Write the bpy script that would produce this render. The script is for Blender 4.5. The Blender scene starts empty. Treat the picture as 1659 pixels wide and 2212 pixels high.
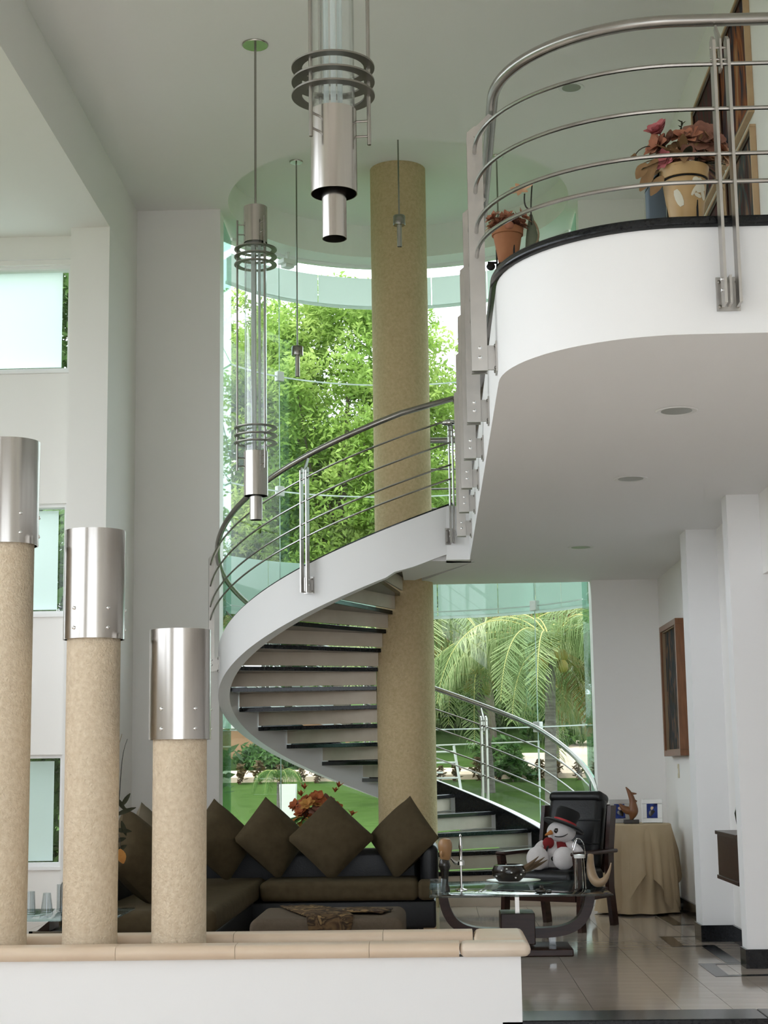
import bpy, math, random
from mathutils import Vector, Matrix
import numpy as np

R = math.radians
scene = bpy.context.scene
col = scene.collection

# ------------------------------------------------------------------ camera
FPX = 3483.0
pitch, yaw, roll = R(9.025), R(1.694), R(-0.816)
fwd = Vector((-math.sin(yaw) * math.cos(pitch), math.cos(yaw) * math.cos(pitch), math.sin(pitch)))
rgt = Vector((math.cos(yaw), math.sin(yaw), 0))
upv = rgt.cross(fwd)
r2 = rgt * math.cos(roll) + upv * math.sin(roll)
u2 = -rgt * math.sin(roll) + upv * math.cos(roll)
cam = bpy.data.cameras.new('camera')
camo = bpy.data.objects.new('camera', cam)
col.objects.link(camo)
m = Matrix((r2, u2, -fwd)).transposed().to_4x4()
m.translation = Vector((0, 0, 1.25))
camo.matrix_world = m
cam.sensor_fit = 'VERTICAL'
cam.sensor_height = 36.0
cam.lens = FPX / 2212 * 36.0
cam.clip_end = 400
scene.camera = camo

# ------------------------------------------------------------------ sky, sun, exposure
world = bpy.data.worlds.new('hazy_sky')
scene.world = world
world.use_nodes = True
nt = world.node_tree
nt.nodes.clear()
wo = nt.nodes.new('ShaderNodeOutputWorld')
bg = nt.nodes.new('ShaderNodeBackground')
bg.inputs['Color'].default_value = (0.87, 0.93, 1.0, 1)
bg.inputs['Strength'].default_value = 2.2
nt.links.new(bg.outputs[0], wo.inputs[0])
sun = bpy.data.lights.new('sun', 'SUN')
sun.energy = 2.4
sun.angle = R(12)
sun.color = (1.0, 0.95, 0.84)
suno = bpy.data.objects.new('sun', sun)
suno.rotation_euler = Vector((0.35, 0.45, -1.0)).to_track_quat('-Z', 'Y').to_euler()
suno.location = (0, 0, 30)
col.objects.link(suno)
scene.view_settings.view_transform = 'Standard'
scene.view_settings.look = 'None'
scene.view_settings.exposure = 0.78
scene.view_settings.gamma = 1.0
scene.view_settings.use_curve_mapping = False
cy = scene.cycles
cy.use_denoising = True
cy.use_adaptive_sampling = True
cy.adaptive_threshold = 0.1
cy.max_bounces = 7
cy.diffuse_bounces = 4
cy.glossy_bounces = 3
cy.transparent_max_bounces = 24
cy.transmission_bounces = 6
cy.sample_clamp_indirect = 6.0
cy.caustics_reflective = False
cy.caustics_refractive = False

# ------------------------------------------------------------------ materials
MATS = {}


def nodes_of(name):
    mt = bpy.data.materials.new(name)
    mt.use_nodes = True
    n = mt.node_tree
    n.nodes.clear()
    out = n.nodes.new('ShaderNodeOutputMaterial')
    MATS[name] = mt
    return mt, n, out


def pm(name, c, rough=0.6, metal=0.0, var=None, scale=6.0, amount=0.5, bump=0.0, bscale=40.0, spec=0.5, coat=0.0, stretch=None, aniso=0.0, sheen=0.0, detail=4.0):
    mt, n, out = nodes_of(name)
    b = n.nodes.new('ShaderNodeBsdfPrincipled')
    b.inputs['Base Color'].default_value = (*c, 1)
    b.inputs['Roughness'].default_value = rough
    b.inputs['Metallic'].default_value = metal
    b.inputs['Specular IOR Level'].default_value = spec
    b.inputs['Coat Weight'].default_value = coat
    b.inputs['Sheen Weight'].default_value = sheen
    b.inputs['Anisotropic'].default_value = aniso
    n.links.new(b.outputs[0], out.inputs[0])
    tc = n.nodes.new('ShaderNodeTexCoord')
    mp = n.nodes.new('ShaderNodeMapping')
    if stretch:
        mp.inputs['Scale'].default_value = stretch
    n.links.new(tc.outputs['Object'], mp.inputs[0])
    if var:
        nz = n.nodes.new('ShaderNodeTexNoise')
        nz.inputs['Scale'].default_value = scale
        nz.inputs['Detail'].default_value = detail
        n.links.new(mp.outputs[0], nz.inputs[0])
        rp = n.nodes.new('ShaderNodeValToRGB')
        rp.color_ramp.elements[0].position = 0.5 - amount * 0.5
        rp.color_ramp.elements[1].position = 0.5 + amount * 0.5
        rp.color_ramp.elements[0].color = (*c, 1)
        rp.color_ramp.elements[1].color = (*var, 1)
        n.links.new(nz.outputs[0], rp.inputs[0])
        n.links.new(rp.outputs[0], b.inputs['Base Color'])
    if bump:
        nb = n.nodes.new('ShaderNodeTexNoise')
        nb.inputs['Scale'].default_value = bscale
        nb.inputs['Detail'].default_value = 5
        n.links.new(mp.outputs[0], nb.inputs[0])
        bp = n.nodes.new('ShaderNodeBump')
        bp.inputs['Strength'].default_value = bump
        bp.inputs['Distance'].default_value = 0.01
        n.links.new(nb.outputs[0], bp.inputs['Height'])
        n.links.new(bp.outputs[0], b.inputs['Normal'])
    return mt


def glass(name, tint, refl=0.05, refl_edge=0.55, rough=0.01):
    mt, n, out = nodes_of(name)
    tr = n.nodes.new('ShaderNodeBsdfTransparent')
    tr.inputs[0].default_value = (*tint, 1)
    gl = n.nodes.new('ShaderNodeBsdfGlossy')
    gl.inputs['Roughness'].default_value = rough
    lw = n.nodes.new('ShaderNodeLayerWeight')
    lw.inputs[0].default_value = 0.5
    pw = n.nodes.new('ShaderNodeMath')
    pw.operation = 'POWER'
    pw.inputs[1].default_value = 3.5
    n.links.new(lw.outputs['Facing'], pw.inputs[0])
    ma = n.nodes.new('ShaderNodeMath')
    ma.operation = 'MULTIPLY_ADD'
    ma.inputs[1].default_value = refl_edge
    ma.inputs[2].default_value = refl
    n.links.new(pw.outputs[0], ma.inputs[0])
    mx = n.nodes.new('ShaderNodeMixShader')
    n.links.new(ma.outputs[0], mx.inputs[0])
    n.links.new(tr.outputs[0], mx.inputs[1])
    n.links.new(gl.outputs[0], mx.inputs[2])
    n.links.new(mx.outputs[0], out.inputs[0])
    return mt


def frosted(name, c, trans=(0.75, 0.85, 0.8), mix=0.6):
    mt, n, out = nodes_of(name)
    d = n.nodes.new('ShaderNodeBsdfDiffuse')
    d.inputs[0].default_value = (*c, 1)
    t = n.nodes.new('ShaderNodeBsdfTranslucent')
    t.inputs[0].default_value = (*trans, 1)
    mx = n.nodes.new('ShaderNodeMixShader')
    mx.inputs[0].default_value = mix
    n.links.new(d.outputs[0], mx.inputs[1])
    n.links.new(t.outputs[0], mx.inputs[2])
    n.links.new(mx.outputs[0], out.inputs[0])
    return mt


def leafmat(name, c1, c2, c3, scale=1.2, trans=0.45, rough=0.5):
    """leaf: diffuse + translucent, colour drifting between three greens"""
    mt, n, out = nodes_of(name)
    tc = n.nodes.new('ShaderNodeTexCoord')
    nz = n.nodes.new('ShaderNodeTexNoise')
    nz.inputs['Scale'].default_value = scale
    nz.inputs['Detail'].default_value = 6
    n.links.new(tc.outputs['Object'], nz.inputs[0])
    rp = n.nodes.new('ShaderNodeValToRGB')
    e = rp.color_ramp.elements
    e[0].position, e[0].color = 0.32, (*c1, 1)
    e[1].position, e[1].color = 0.68, (*c3, 1)
    k = e.new(0.5)
    k.color = (*c2, 1)
    n.links.new(nz.outputs[0], rp.inputs[0])
    d = n.nodes.new('ShaderNodeBsdfPrincipled')
    d.inputs['Roughness'].default_value = rough
    d.inputs['Specular IOR Level'].default_value = 0.25
    t = n.nodes.new('ShaderNodeBsdfTranslucent')
    n.links.new(rp.outputs[0], d.inputs['Base Color'])
    n.links.new(rp.outputs[0], t.inputs[0])
    mx = n.nodes.new('ShaderNodeMixShader')
    mx.inputs[0].default_value = trans
    n.links.new(d.outputs[0], mx.inputs[1])
    n.links.new(t.outputs[0], mx.inputs[2])
    n.links.new(mx.outputs[0], out.inputs[0])
    return mt


pm('wall_paint', (0.89, 0.87, 0.84), 0.75, bump=0.05, bscale=300)
pm('white_paint', (0.885, 0.88, 0.875), 0.7, bump=0.04, bscale=300)
pm('ceiling_paint', (0.88, 0.865, 0.835), 0.8, bump=0.03, bscale=300)
pm('marble_floor', (0.46, 0.385, 0.325), 0.08, var=(0.53, 0.455, 0.395), scale=2.2, amount=0.5, stretch=(1, 5, 1), spec=0.55)
pm('marble_dark_line', (0.20, 0.17, 0.14), 0.5, var=(0.24, 0.2, 0.17))
pm('lower_floor', (0.74, 0.655, 0.58), 0.3, var=(0.79, 0.71, 0.64), scale=3)
pm('black_granite', (0.005, 0.0055, 0.007), 0.16, var=(0.012, 0.013, 0.015), scale=60, amount=0.35, spec=0.3)
pm('grey_granite', (0.05, 0.045, 0.042), 0.15, var=(0.09, 0.085, 0.08), scale=30, spec=0.6)
pm('brown_granite', (0.07, 0.04, 0.025), 0.15, var=(0.10, 0.06, 0.04), scale=25, spec=0.6)
pm('riser_marble', (0.56, 0.475, 0.375), 0.5, spec=0.3, var=(0.68, 0.595, 0.49), scale=5, amount=0.6)
pm('column_stone', (0.52, 0.395, 0.215), 0.8, var=(0.66, 0.52, 0.31), scale=34, amount=0.5, bump=1.0, bscale=70, detail=9.0, spec=0.3)
pm('pillar_stone', (0.64, 0.505, 0.35), 0.75, var=(0.80, 0.675, 0.51), scale=42, amount=0.5, bump=1.0, bscale=80, detail=9.0, spec=0.3)
pm('coping_stone', (0.68, 0.52, 0.375), 0.42, var=(0.74, 0.59, 0.44), scale=5, amount=0.6, bump=0.03)
pm('coping_pale', (0.78, 0.67, 0.55), 0.35, var=(0.72, 0.58, 0.45), scale=6, amount=0.6)
pm('brushed_steel', (0.52, 0.49, 0.455), 0.2, 1.0, var=(0.44, 0.415, 0.385), scale=30, stretch=(1, 1, 0.05), aniso=0.3)
pm('steel_tube', (0.36, 0.345, 0.32), 0.26, 1.0, var=(0.31, 0.295, 0.275), scale=8)
pm('steel_flat', (0.50, 0.475, 0.445), 0.34, 1.0, var=(0.44, 0.42, 0.395), scale=12)
pm('dark_steel', (0.25, 0.235, 0.21), 0.35, 1.0)
pm('chrome', (0.75, 0.75, 0.75), 0.08, 1.0)
pm('black_leather', (0.005, 0.005, 0.006), 0.38, var=(0.009, 0.009, 0.010), scale=9, bump=0.12, bscale=90, spec=0.35)
pm('olive_fabric', (0.068, 0.050, 0.027), 0.95, var=(0.088, 0.066, 0.038), scale=18, bump=0.25, bscale=500, spec=0.12)
pm('olive_pale', (0.13, 0.105, 0.072), 0.95, var=(0.15, 0.125, 0.09), scale=20, bump=0.25, bscale=500, spec=0.12)
pm('ottoman_fabric', (0.105, 0.080, 0.057), 0.95, var=(0.125, 0.096, 0.07), scale=60, bump=0.3, bscale=420, spec=0.12)
pm('dark_wood', (0.022, 0.0085, 0.006), 0.3, var=(0.045, 0.017, 0.011), scale=6, stretch=(1, 1, 8), spec=0.3)
pm('mid_wood', (0.16, 0.062, 0.022), 0.4, var=(0.24, 0.10, 0.04), scale=7, stretch=(6, 6, 1))
pm('pale_wood', (0.45, 0.30, 0.17), 0.5, var=(0.55, 0.38, 0.22), scale=7)
pm('tan_cloth', (0.50, 0.385, 0.24), 0.9, var=(0.56, 0.44, 0.29), scale=5, bump=0.1, bscale=250, spec=0.2)
pm('silver_frame', (0.62, 0.62, 0.60), 0.3, 0.8, bump=0.2, bscale=150)
pm('plush_white', (0.72, 0.68, 0.67), 0.95, bump=0.5, bscale=280, sheen=0.5)
pm('plush_black', (0.006, 0.006, 0.006), 0.95, sheen=0.1)
pm('plush_red', (0.20, 0.010, 0.012), 0.9, bump=0.3, bscale=250)
pm('ribbon_red', (0.42, 0.015, 0.02), 0.5)
pm('orange_wool', (0.55, 0.21, 0.05), 0.9, bump=0.5, bscale=200)
pm('terracotta', (0.30, 0.115, 0.045), 0.8, var=(0.38, 0.16, 0.07), scale=12, bump=0.1)
pm('gold_clay', (0.44, 0.27, 0.10), 0.42, var=(0.54, 0.36, 0.16), scale=9, bump=0.08)
pm('clay_inlay', (0.70, 0.66, 0.52), 0.35)
pm('petal_rust', (0.30, 0.10, 0.055), 0.8, var=(0.42, 0.18, 0.10), scale=25)
pm('petal_brown', (0.27, 0.125, 0.08), 0.8, var=(0.19, 0.075, 0.05), scale=14)
pm('petal_pink', (0.55, 0.17, 0.17), 0.75, var=(0.42, 0.11, 0.12), scale=12)
pm('petal_peach', (0.62, 0.38, 0.22), 0.8, var=(0.50, 0.27, 0.15), scale=20)
pm('petal_cream', (0.68, 0.53, 0.38), 0.8)
pm('leaf_dry', (0.22, 0.12, 0.05), 0.8, var=(0.33, 0.20, 0.09), scale=18)
pm('leaf_dark', (0.02, 0.022, 0.014), 0.8, spec=0.1, var=(0.05, 0.05, 0.03), scale=10)
pm('agave', (0.12, 0.145, 0.09), 0.6, var=(0.18, 0.2, 0.13), scale=12)
pm('stem_dark', (0.025, 0.02, 0.015), 0.6)
pm('stem_tan', (0.28, 0.20, 0.12), 0.7)
pm('iron', (0.012, 0.012, 0.012), 0.5, 0.6)
pm('flower_red', (0.26, 0.045, 0.012), 0.8, var=(0.42, 0.12, 0.03), scale=15)
pm('flower_gold', (0.48, 0.24, 0.05), 0.8, var=(0.36, 0.13, 0.03), scale=15)
pm('leaf_green', (0.05, 0.13, 0.03), 0.6)
pm('white_plastic', (0.80, 0.80, 0.78), 0.4)
pm('switch_ivory', (0.62, 0.55, 0.38), 0.4)
pm('lens_white', (0.30, 0.31, 0.27), 0.3)
pm('ceramic_black', (0.010, 0.009, 0.008), 0.2, var=(0.03, 0.02, 0.012), scale=9)
pm('ceramic_brown', (0.10, 0.06, 0.03), 0.35, var=(0.17, 0.11, 0.06), scale=10)
pm('ceramic_white', (0.78, 0.78, 0.76), 0.2)
pm('shell', (0.40, 0.29, 0.18), 0.35, var=(0.28, 0.18, 0.10), scale=6)
pm('figure_wood', (0.33, 0.17, 0.07), 0.35, var=(0.42, 0.24, 0.11), scale=5)
pm('blue_grey', (0.12, 0.16, 0.20), 0.6)
pm('trunk', (0.15, 0.135, 0.115), 0.9, var=(0.075, 0.065, 0.055), scale=3, stretch=(1, 1, 9), amount=0.4, bump=0.5, bscale=8)
pm('bark', (0.10, 0.08, 0.055), 0.9, bump=0.4, bscale=10)
pm('rachis', (0.36, 0.345, 0.12), 0.7, spec=0.2)
pm('coconut', (0.40, 0.30, 0.07), 0.5, var=(0.24, 0.24, 0.06), scale=2)
pm('lawn', (0.030, 0.060, 0.013), 0.95, spec=0.03, var=(0.062, 0.105, 0.028), scale=2.2, amount=0.8, bump=0.6, bscale=30, detail=8.0)
pm('earth', (0.32, 0.19, 0.10), 0.95, spec=0.1, var=(0.20, 0.11, 0.06), scale=0.6, amount=0.5, bump=0.5, bscale=3)
pm('path_paving', (0.60, 0.47, 0.38), 0.85, spec=0.1, var=(0.68, 0.56, 0.47), scale=1.5)
pm('forecourt', (0.50, 0.49, 0.48), 0.85, var=(0.56, 0.55, 0.54), scale=0.5, spec=0.1)
pm('kerb', (0.50, 0.40, 0.31), 0.9)
pm('render_white', (0.85, 0.86, 0.84), 0.8)
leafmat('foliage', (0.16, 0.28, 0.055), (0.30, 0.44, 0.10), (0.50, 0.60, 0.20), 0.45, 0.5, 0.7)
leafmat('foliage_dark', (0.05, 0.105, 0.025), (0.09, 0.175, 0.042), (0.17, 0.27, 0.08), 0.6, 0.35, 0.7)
leafmat('palm_leaf', (0.11, 0.175, 0.06), (0.21, 0.28, 0.11), (0.38, 0.41, 0.21), 0.9, 0.4, 0.55)
leafmat('palm_dry', (0.20, 0.14, 0.05), (0.32, 0.2, 0.08), (0.4, 0.28, 0.1), 0.9, 0.3)
leafmat('shrub', (0.03, 0.075, 0.018), (0.055, 0.13, 0.028), (0.10, 0.20, 0.05), 2.0, 0.3)
leafmat('shrub_red', (0.09, 0.03, 0.02), (0.10, 0.07, 0.03), (0.14, 0.12, 0.05), 2.0, 0.3)
glass('clear_glass', (0.955, 0.988, 0.97), 0.02, 0.5)
glass('edge_glass', (0.62, 0.83, 0.74), 0.08, 0.5)
glass('table_glass', (0.74, 0.85, 0.84), 0.10, 0.75)
glass('tube_glass', (0.97, 0.98, 0.985), 0.09, 0.9)
glass('cup_glass', (0.88, 0.91, 0.92), 0.08, 0.8)
frosted('frosted_band', (0.66, 0.745, 0.70), (0.66, 0.765, 0.71), 0.55)
frosted('frosted_top', (0.84, 0.88, 0.86), (0.86, 0.91, 0.88), 0.62)
frosted('frosted_pane', (0.80, 0.88, 0.85), (0.93, 0.985, 0.97), 0.92)


def paint_mat(name, cols, scale=3.0, seed=0.0, stretch=(1, 1, 1)):
    mt, n, out = nodes_of(name)
    b = n.nodes.new('ShaderNodeBsdfPrincipled')
    b.inputs['Roughness'].default_value = 0.8
    b.inputs['Specular IOR Level'].default_value = 0.08
    tc = n.nodes.new('ShaderNodeTexCoord')
    mp = n.nodes.new('ShaderNodeMapping')
    mp.inputs['Location'].default_value = (seed, seed * 1.7, seed * 0.6)
    mp.inputs['Scale'].default_value = stretch
    nz = n.nodes.new('ShaderNodeTexNoise')
    nz.inputs['Scale'].default_value = scale
    nz.inputs['Detail'].default_value = 2.5
    nz.inputs['Distortion'].default_value = 1.1
    rp = n.nodes.new('ShaderNodeValToRGB')
    e = rp.color_ramp.elements
    e[0].position, e[0].color = 0.30, (*cols[0], 1)
    e[1].position, e[1].color = 0.72, (*cols[-1], 1)
    for i, c in enumerate(cols[1:-1]):
        k = e.new(0.30 + 0.42 * (i + 1) / (len(cols) - 1))
        k.color = (*c, 1)
    n.links.new(tc.outputs['Object'], mp.inputs[0])
    n.links.new(mp.outputs[0], nz.inputs[0])
    n.links.new(nz.outputs[0], rp.inputs[0])
    n.links.new(rp.outputs[0], b.inputs['Base Color'])
    n.links.new(b.outputs[0], out.inputs[0])
    return mt


paint_mat('canvas_portrait', [(0.015, 0.018, 0.015), (0.06, 0.045, 0.03), (0.03, 0.045, 0.055), (0.20, 0.11, 0.06), (0.05, 0.06, 0.05)], 5.0, 2.1, (1, 2.2, 0.6))
paint_mat('canvas_warm', [(0.02, 0.02, 0.03), (0.09, 0.02, 0.02), (0.03, 0.035, 0.05), (0.30, 0.10, 0.04), (0.42, 0.25, 0.13)], 2.2, 5.3, (1, 2.0, 0.8))
paint_mat('canvas_dark', [(0.02, 0.025, 0.03), (0.05, 0.055, 0.05), (0.10, 0.03, 0.03), (0.05, 0.06, 0.07), (0.20, 0.10, 0.05)], 2.6, 9.4, (1, 2.4, 0.7))
paint_mat('canvas_green', [(0.03, 0.04, 0.035), (0.08, 0.03, 0.03), (0.05, 0.07, 0.07), (0.16, 0.10, 0.07), (0.26, 0.14, 0.09)], 3.0, 13.0, (1, 2.4, 0.8))
paint_mat('scarf_print', [(0.05, 0.03, 0.02), (0.13, 0.08, 0.04), (0.03, 0.02, 0.015), (0.28, 0.18, 0.08), (0.09, 0.06, 0.03)], 9.0, 3.0)
paint_mat('photo_blue', [(0.03, 0.05, 0.20), (0.05, 0.08, 0.30), (0.02, 0.02, 0.06), (0.08, 0.12, 0.34)], 6.0, 3.0)

# ------------------------------------------------------------------ mesh helpers
OFF = {}


class MB:
    def __init__(s):
        s.v = []
        s.f = []

    def add(s, vs, fs):
        k = len(s.v)
        s.v += [tuple(p) for p in vs]
        s.f += [tuple(i + k for i in f) for f in fs]
        return s

    def box(s, x0, x1, y0, y1, z0, z1, M=None):
        vs = [Vector((x, y, z)) for x in (x0, x1) for y in (y0, y1) for z in (z0, z1)]
        if M is not None:
            vs = [M @ p for p in vs]
        return s.add(vs, [(0, 1, 3, 2), (4, 6, 7, 5), (0, 4, 5, 1), (2, 3, 7, 6), (0, 2, 6, 4), (1, 5, 7, 3)])

    def rbox(s, x0, x1, y0, y1, z0, z1, r=0.03, M=None, n=3):
        """box with rounded edges (rounded-rectangle rings)"""
        r = min(r, (x1 - x0) / 2.01, (y1 - y0) / 2.01, (z1 - z0) / 2.01)
        rings = []
        ks = [(math.sin(math.pi / 2 * i / n), 1 - math.cos(math.pi / 2 * i / n)) for i in range(n + 1)]
        lv = [(z0 + r * (1 - math.cos(math.pi / 2 * i / n)), r * (1 - math.sin(math.pi / 2 * i / n))) for i in range(n + 1)]
        lv += [(z1 - r * (1 - math.cos(math.pi / 2 * i / n)), r * (1 - math.sin(math.pi / 2 * i / n))) for i in range(n, -1, -1)]
        for z, ins in lv:
            ring = []
            for cx, cyy, a0 in ((x1 - r, y1 - r, 0), (x0 + r, y1 - r, 90), (x0 + r, y0 + r, 180), (x1 - r, y0 + r, 270)):
                for i in range(n + 1):
                    a = R(a0 + 90 * i / n)
                    rr = r - ins
                    ring.append(Vector((cx + rr * math.cos(a), cyy + rr * math.sin(a), z)))
            rings.append(ring)
        if M is not None:
            rings = [[M @ p for p in g] for g in rings]
        return s.loft(rings, True, True)

    def loft(s, rings, closed=True, caps=True):
        n = len(rings[0])
        vs = [p for g in rings for p in g]
        fs = []
        for i in range(len(rings) - 1):
            for j in range(n if closed else n - 1):
                a = i * n + j
                b = i * n + (j + 1) % n
                fs.append((a, b, b + n, a + n))
        if caps:
            fs.append(tuple(range(n - 1, -1, -1)))
            fs.append(tuple(range((len(rings) - 1) * n, len(rings) * n)))
        return s.add(vs, fs)

    def tube(s, path, r, n=8, caps=True, closed=False):
        P = [Vector(p) for p in path]
        L = len(P)
        rr = r if isinstance(r, (list, tuple)) else [r] * L
        rings = []
        prev = None
        for i in range(L):
            if closed:
                t = P[(i + 1) % L] - P[i - 1]
            else:
                t = P[min(i + 1, L - 1)] - P[max(i - 1, 0)]
            if t.length < 1e-9:
                t = Vector((0, 0, 1))
            t.normalize()
            if prev is None:
                a = Vector((0, 0, 1)) if abs(t.z) < 0.9 else Vector((1, 0, 0))
                u = t.cross(a).normalized()
            else:
                u = (prev - t * prev.dot(t)).normalized()
            prev = u
            w = t.cross(u)
            rings.append([P[i] + (u * math.cos(2 * math.pi * j / n) + w * math.sin(2 * math.pi * j / n)) * rr[i] for j in range(n)])
        if closed:
            rings.append(rings[0])
            caps = False
        return s.loft(rings, True, caps)

    def lathe(s, prof, n=32, c=(0, 0, 0), M=None, caps=True):
        rings = []
        for r, z in prof:
            g = [Vector((r * math.cos(2 * math.pi * j / n) + c[0], r * math.sin(2 * math.pi * j / n) + c[1], z + c[2])) for j in range(n)]
            if M is not None:
                g = [M @ p for p in g]
            rings.append(g)
        return s.loft(rings, True, caps)

    def prism(s, poly, z0, z1):
        n = len(poly)
        vs = [(x, y, z0) for x, y in poly] + [(x, y, z1) for x, y in poly]
        fs = [tuple(range(n - 1, -1, -1)), tuple(range(n, 2 * n))]
        fs += [(i, (i + 1) % n, n + (i + 1) % n, n + i) for i in range(n)]
        return s.add(vs, fs)

    def sweep(s, pts, nrm, prof):
        """profile [(offset along normal, z offset)] swept along 3d pts with horizontal normals"""
        rings = [[Vector((p[0] + q[0] * o, p[1] + q[1] * o, p[2] + dz)) for o, dz in prof] for p, q in zip(pts, nrm)]
        return s.loft(rings, True, True)

    def ell(s, c, r, nu=16, nv=10, M=None):
        rings = []
        for i in range(1, nv):
            a = math.pi * i / nv
            g = [Vector((r[0] * math.sin(a) * math.cos(2 * math.pi * j / nu), r[1] * math.sin(a) * math.sin(2 * math.pi * j / nu), -r[2] * math.cos(a))) for j in range(nu)]
            if M is not None:
                g = [M @ p for p in g]
            rings.append([p + Vector(c) for p in g])
        return s.loft(rings, True, True)

    def quad(s, a, b, c, d):
        return s.add([a, b, c, d], [(0, 1, 2, 3)])

    def build(s, name, mat, parent=None, smooth=False, loc=None, local=False, bevel=0.0, angle=40):
        me = bpy.data.meshes.new(name)
        if parent is not None and not local:
            o = OFF[parent.name]
        elif loc is not None:
            o = Vector(loc)
        else:
            o = Vector((0, 0, 0))
        vs = [(p[0] - o[0], p[1] - o[1], p[2] - o[2]) for p in s.v] if o.length > 0 else s.v
        me.from_pydata(vs, [], s.f)
        me.update()
        me.materials.append(MATS[mat])
        ob = bpy.data.objects.new(name, me)
        col.objects.link(ob)
        if parent is not None:
            ob.parent = parent
            OFF[ob.name] = OFF[parent.name]
        else:
            ob.location = o
            OFF[ob.name] = o.copy()
        if smooth:
            me.polygons.foreach_set('use_smooth', [True] * len(me.polygons))
            try:
                me.set_sharp_from_angle(angle=R(angle))
            except Exception:
                pass
        if bevel:
            md = ob.modifiers.new('bevel', 'BEVEL')
            md.width = bevel
            md.segments = 2
            md.limit_method = 'ANGLE'
        return ob


def tag(o, label, cat=None, group=None, kind=None):
    o['label'] = label
    if cat:
        o['category'] = cat
    if group:
        o['group'] = group
    if kind:
        o['kind'] = kind
    return o


def thing(name, label, cat, loc=(0, 0, 0), rz=0.0, group=None):
    o = bpy.data.objects.new(name, None)
    o.empty_display_size = 0.1
    col.objects.link(o)
    o.location = loc
    o.rotation_euler = (0, 0, rz)
    OFF[o.name] = Vector(loc) if rz == 0 else Vector((0, 0, 0))
    return tag(o, label, cat, group)


def struct(o, label=None):
    o['kind'] = 'structure'
    if label:
        o['label'] = label
    return o


def piece(mesh_src, name, parent, loc=(0, 0, 0), rot=(0, 0, 0), scale=(1, 1, 1)):
    """another object sharing mesh data; loc is in the parent's frame"""
    o = bpy.data.objects.new(name, mesh_src.data)
    col.objects.link(o)
    if parent is not None:
        o.parent = parent
        OFF[o.name] = OFF[parent.name]
    o.location = loc
    o.rotation_euler = rot
    o.scale = scale
    return o


def copy_tree(o, parent=None):
    c = o.copy()
    col.objects.link(c)
    if parent is not None:
        c.parent = parent
    for ch in list(o.children):
        copy_tree(ch, c)
    return c


def arc(cx, cyy, r, a0, a1, n, z=0.0):
    return [Vector((cx + r * math.cos(R(a0 + (a1 - a0) * i / n)), cyy + r * math.sin(R(a0 + (a1 - a0) * i / n)), z)) for i in range(n + 1)]


def bez(p, n=12):
    P = [Vector(q) for q in p]
    out = []
    for i in range(n + 1):
        t = i / n
        Q = P[:]
        while len(Q) > 1:
            Q = [a.lerp(b, t) for a, b in zip(Q, Q[1:])]
        out.append(Q[0])
    return out


# ------------------------------------------------------------------ key dimensions
CX, CY = -0.265, 15.05          # centre of the spiral stair
YB = 15.05                      # wall either side of the curved glass
ZC = 6.67                       # main ceiling
ZS, ZT = 2.958, 3.405           # balcony soffit / floor
XE, YF, RC = 0.315, 6.337, 0.75 # balcony edge, front and corner radius
XW = 2.10                       # right wall
RG = 1.95                       # glass radius

# ================================================================== STRUCTURE
# ---- floors
b = MB()
b.box(-6.0, 4.2, 8.62, 15.3, -0.30, -0.012)
b.prism([(CX + 2.05 * math.cos(R(a)), CY + 2.05 * math.sin(R(a))) for a in range(0, 181, 6)], -0.30, -0.012)
floor = struct(b.build('floor', 'marble_dark_line'), 'dark joint bed under the polished marble tiles of the living room')
xs = [-6.0, -5.11, -4.66, -4.21, -3.76, -3.31, -2.86, -2.41, -1.96, -1.51, -1.06, -0.61, -0.16, 0.34, 0.79, 1.24, 1.505, 1.80, 2.10]
ys = [8.62 + 0.45 * i for i in range(15)] + [15.3]
tile_src = {}
g = 0.0016
random.seed(3)
for i in range(len(xs) - 1):
    for j in range(len(ys) - 1):
        w, h = xs[i + 1] - xs[i], ys[j + 1] - ys[j]
        key = (round(w, 3), round(h, 3))
        if key not in tile_src:
            t = MB().box(-w / 2 + g, w / 2 - g, -h / 2 + g, h / 2 - g, -0.0115, 0.0).build('floor_tile', 'marble_floor', floor, local=True)
            tile_src[key] = t
        else:
            t = piece(tile_src[key], 'floor_tile', floor)
        t.location = ((xs[i] + xs[i + 1]) / 2, (ys[j] + ys[j + 1]) / 2, 0)
# side room floor + curved bay floor
b = MB()
b.box(2.10, 4.2, 8.62, 15.3, -0.0115, 0.0)
b.prism([(CX + 2.05 * math.cos(R(a)), CY + 0.2 + 2.0 * math.sin(R(a))) for a in range(0, 181, 6)], -0.0115, -0.001)
b.build('bay_floor_slab', 'marble_floor', floor)
# black, grey and brown granite inlays along the right wall
inl = [
    ('black_granite', [(1.818, 14.02), (1.918, 14.0), (1.918, 13.14), (2.09, 13.13), (2.09, 13.06), (1.835, 13.06)]),
    ('brown_granite', [(1.61, 12.2), (1.708, 12.18), (1.700, 11.61), (1.61, 11.53)]),
    ('grey_granite', [(1.708, 12.24), (1.89, 12.26), (1.89, 12.2), (1.61, 12.19), (1.61, 12.235)]),
    ('grey_granite', [(1.70, 11.62), (1.855, 11.63), (1.855, 11.54), (1.61, 11.53)]),
    ('black_granite', [(1.856, 11.63), (1.916, 11.63), (1.91, 10.59), (1.815, 10.60), (1.815, 11.54)]),
    ('grey_granite', [(1.634, 10.58), (1.91, 10.585), (1.91, 10.525), (1.732, 10.515), (1.723, 10.01), (1.634, 9.93)]),
    ('black_granite', [(1.725, 10.01), (2.3, 10.04), (2.3, 9.97), (1.636, 9.93)]),
]
for mt_, poly in inl:
    MB().prism([(x, y) for x, y in poly], 0.0002, 0.0016).build('granite_inlay', mt_, floor)

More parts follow.
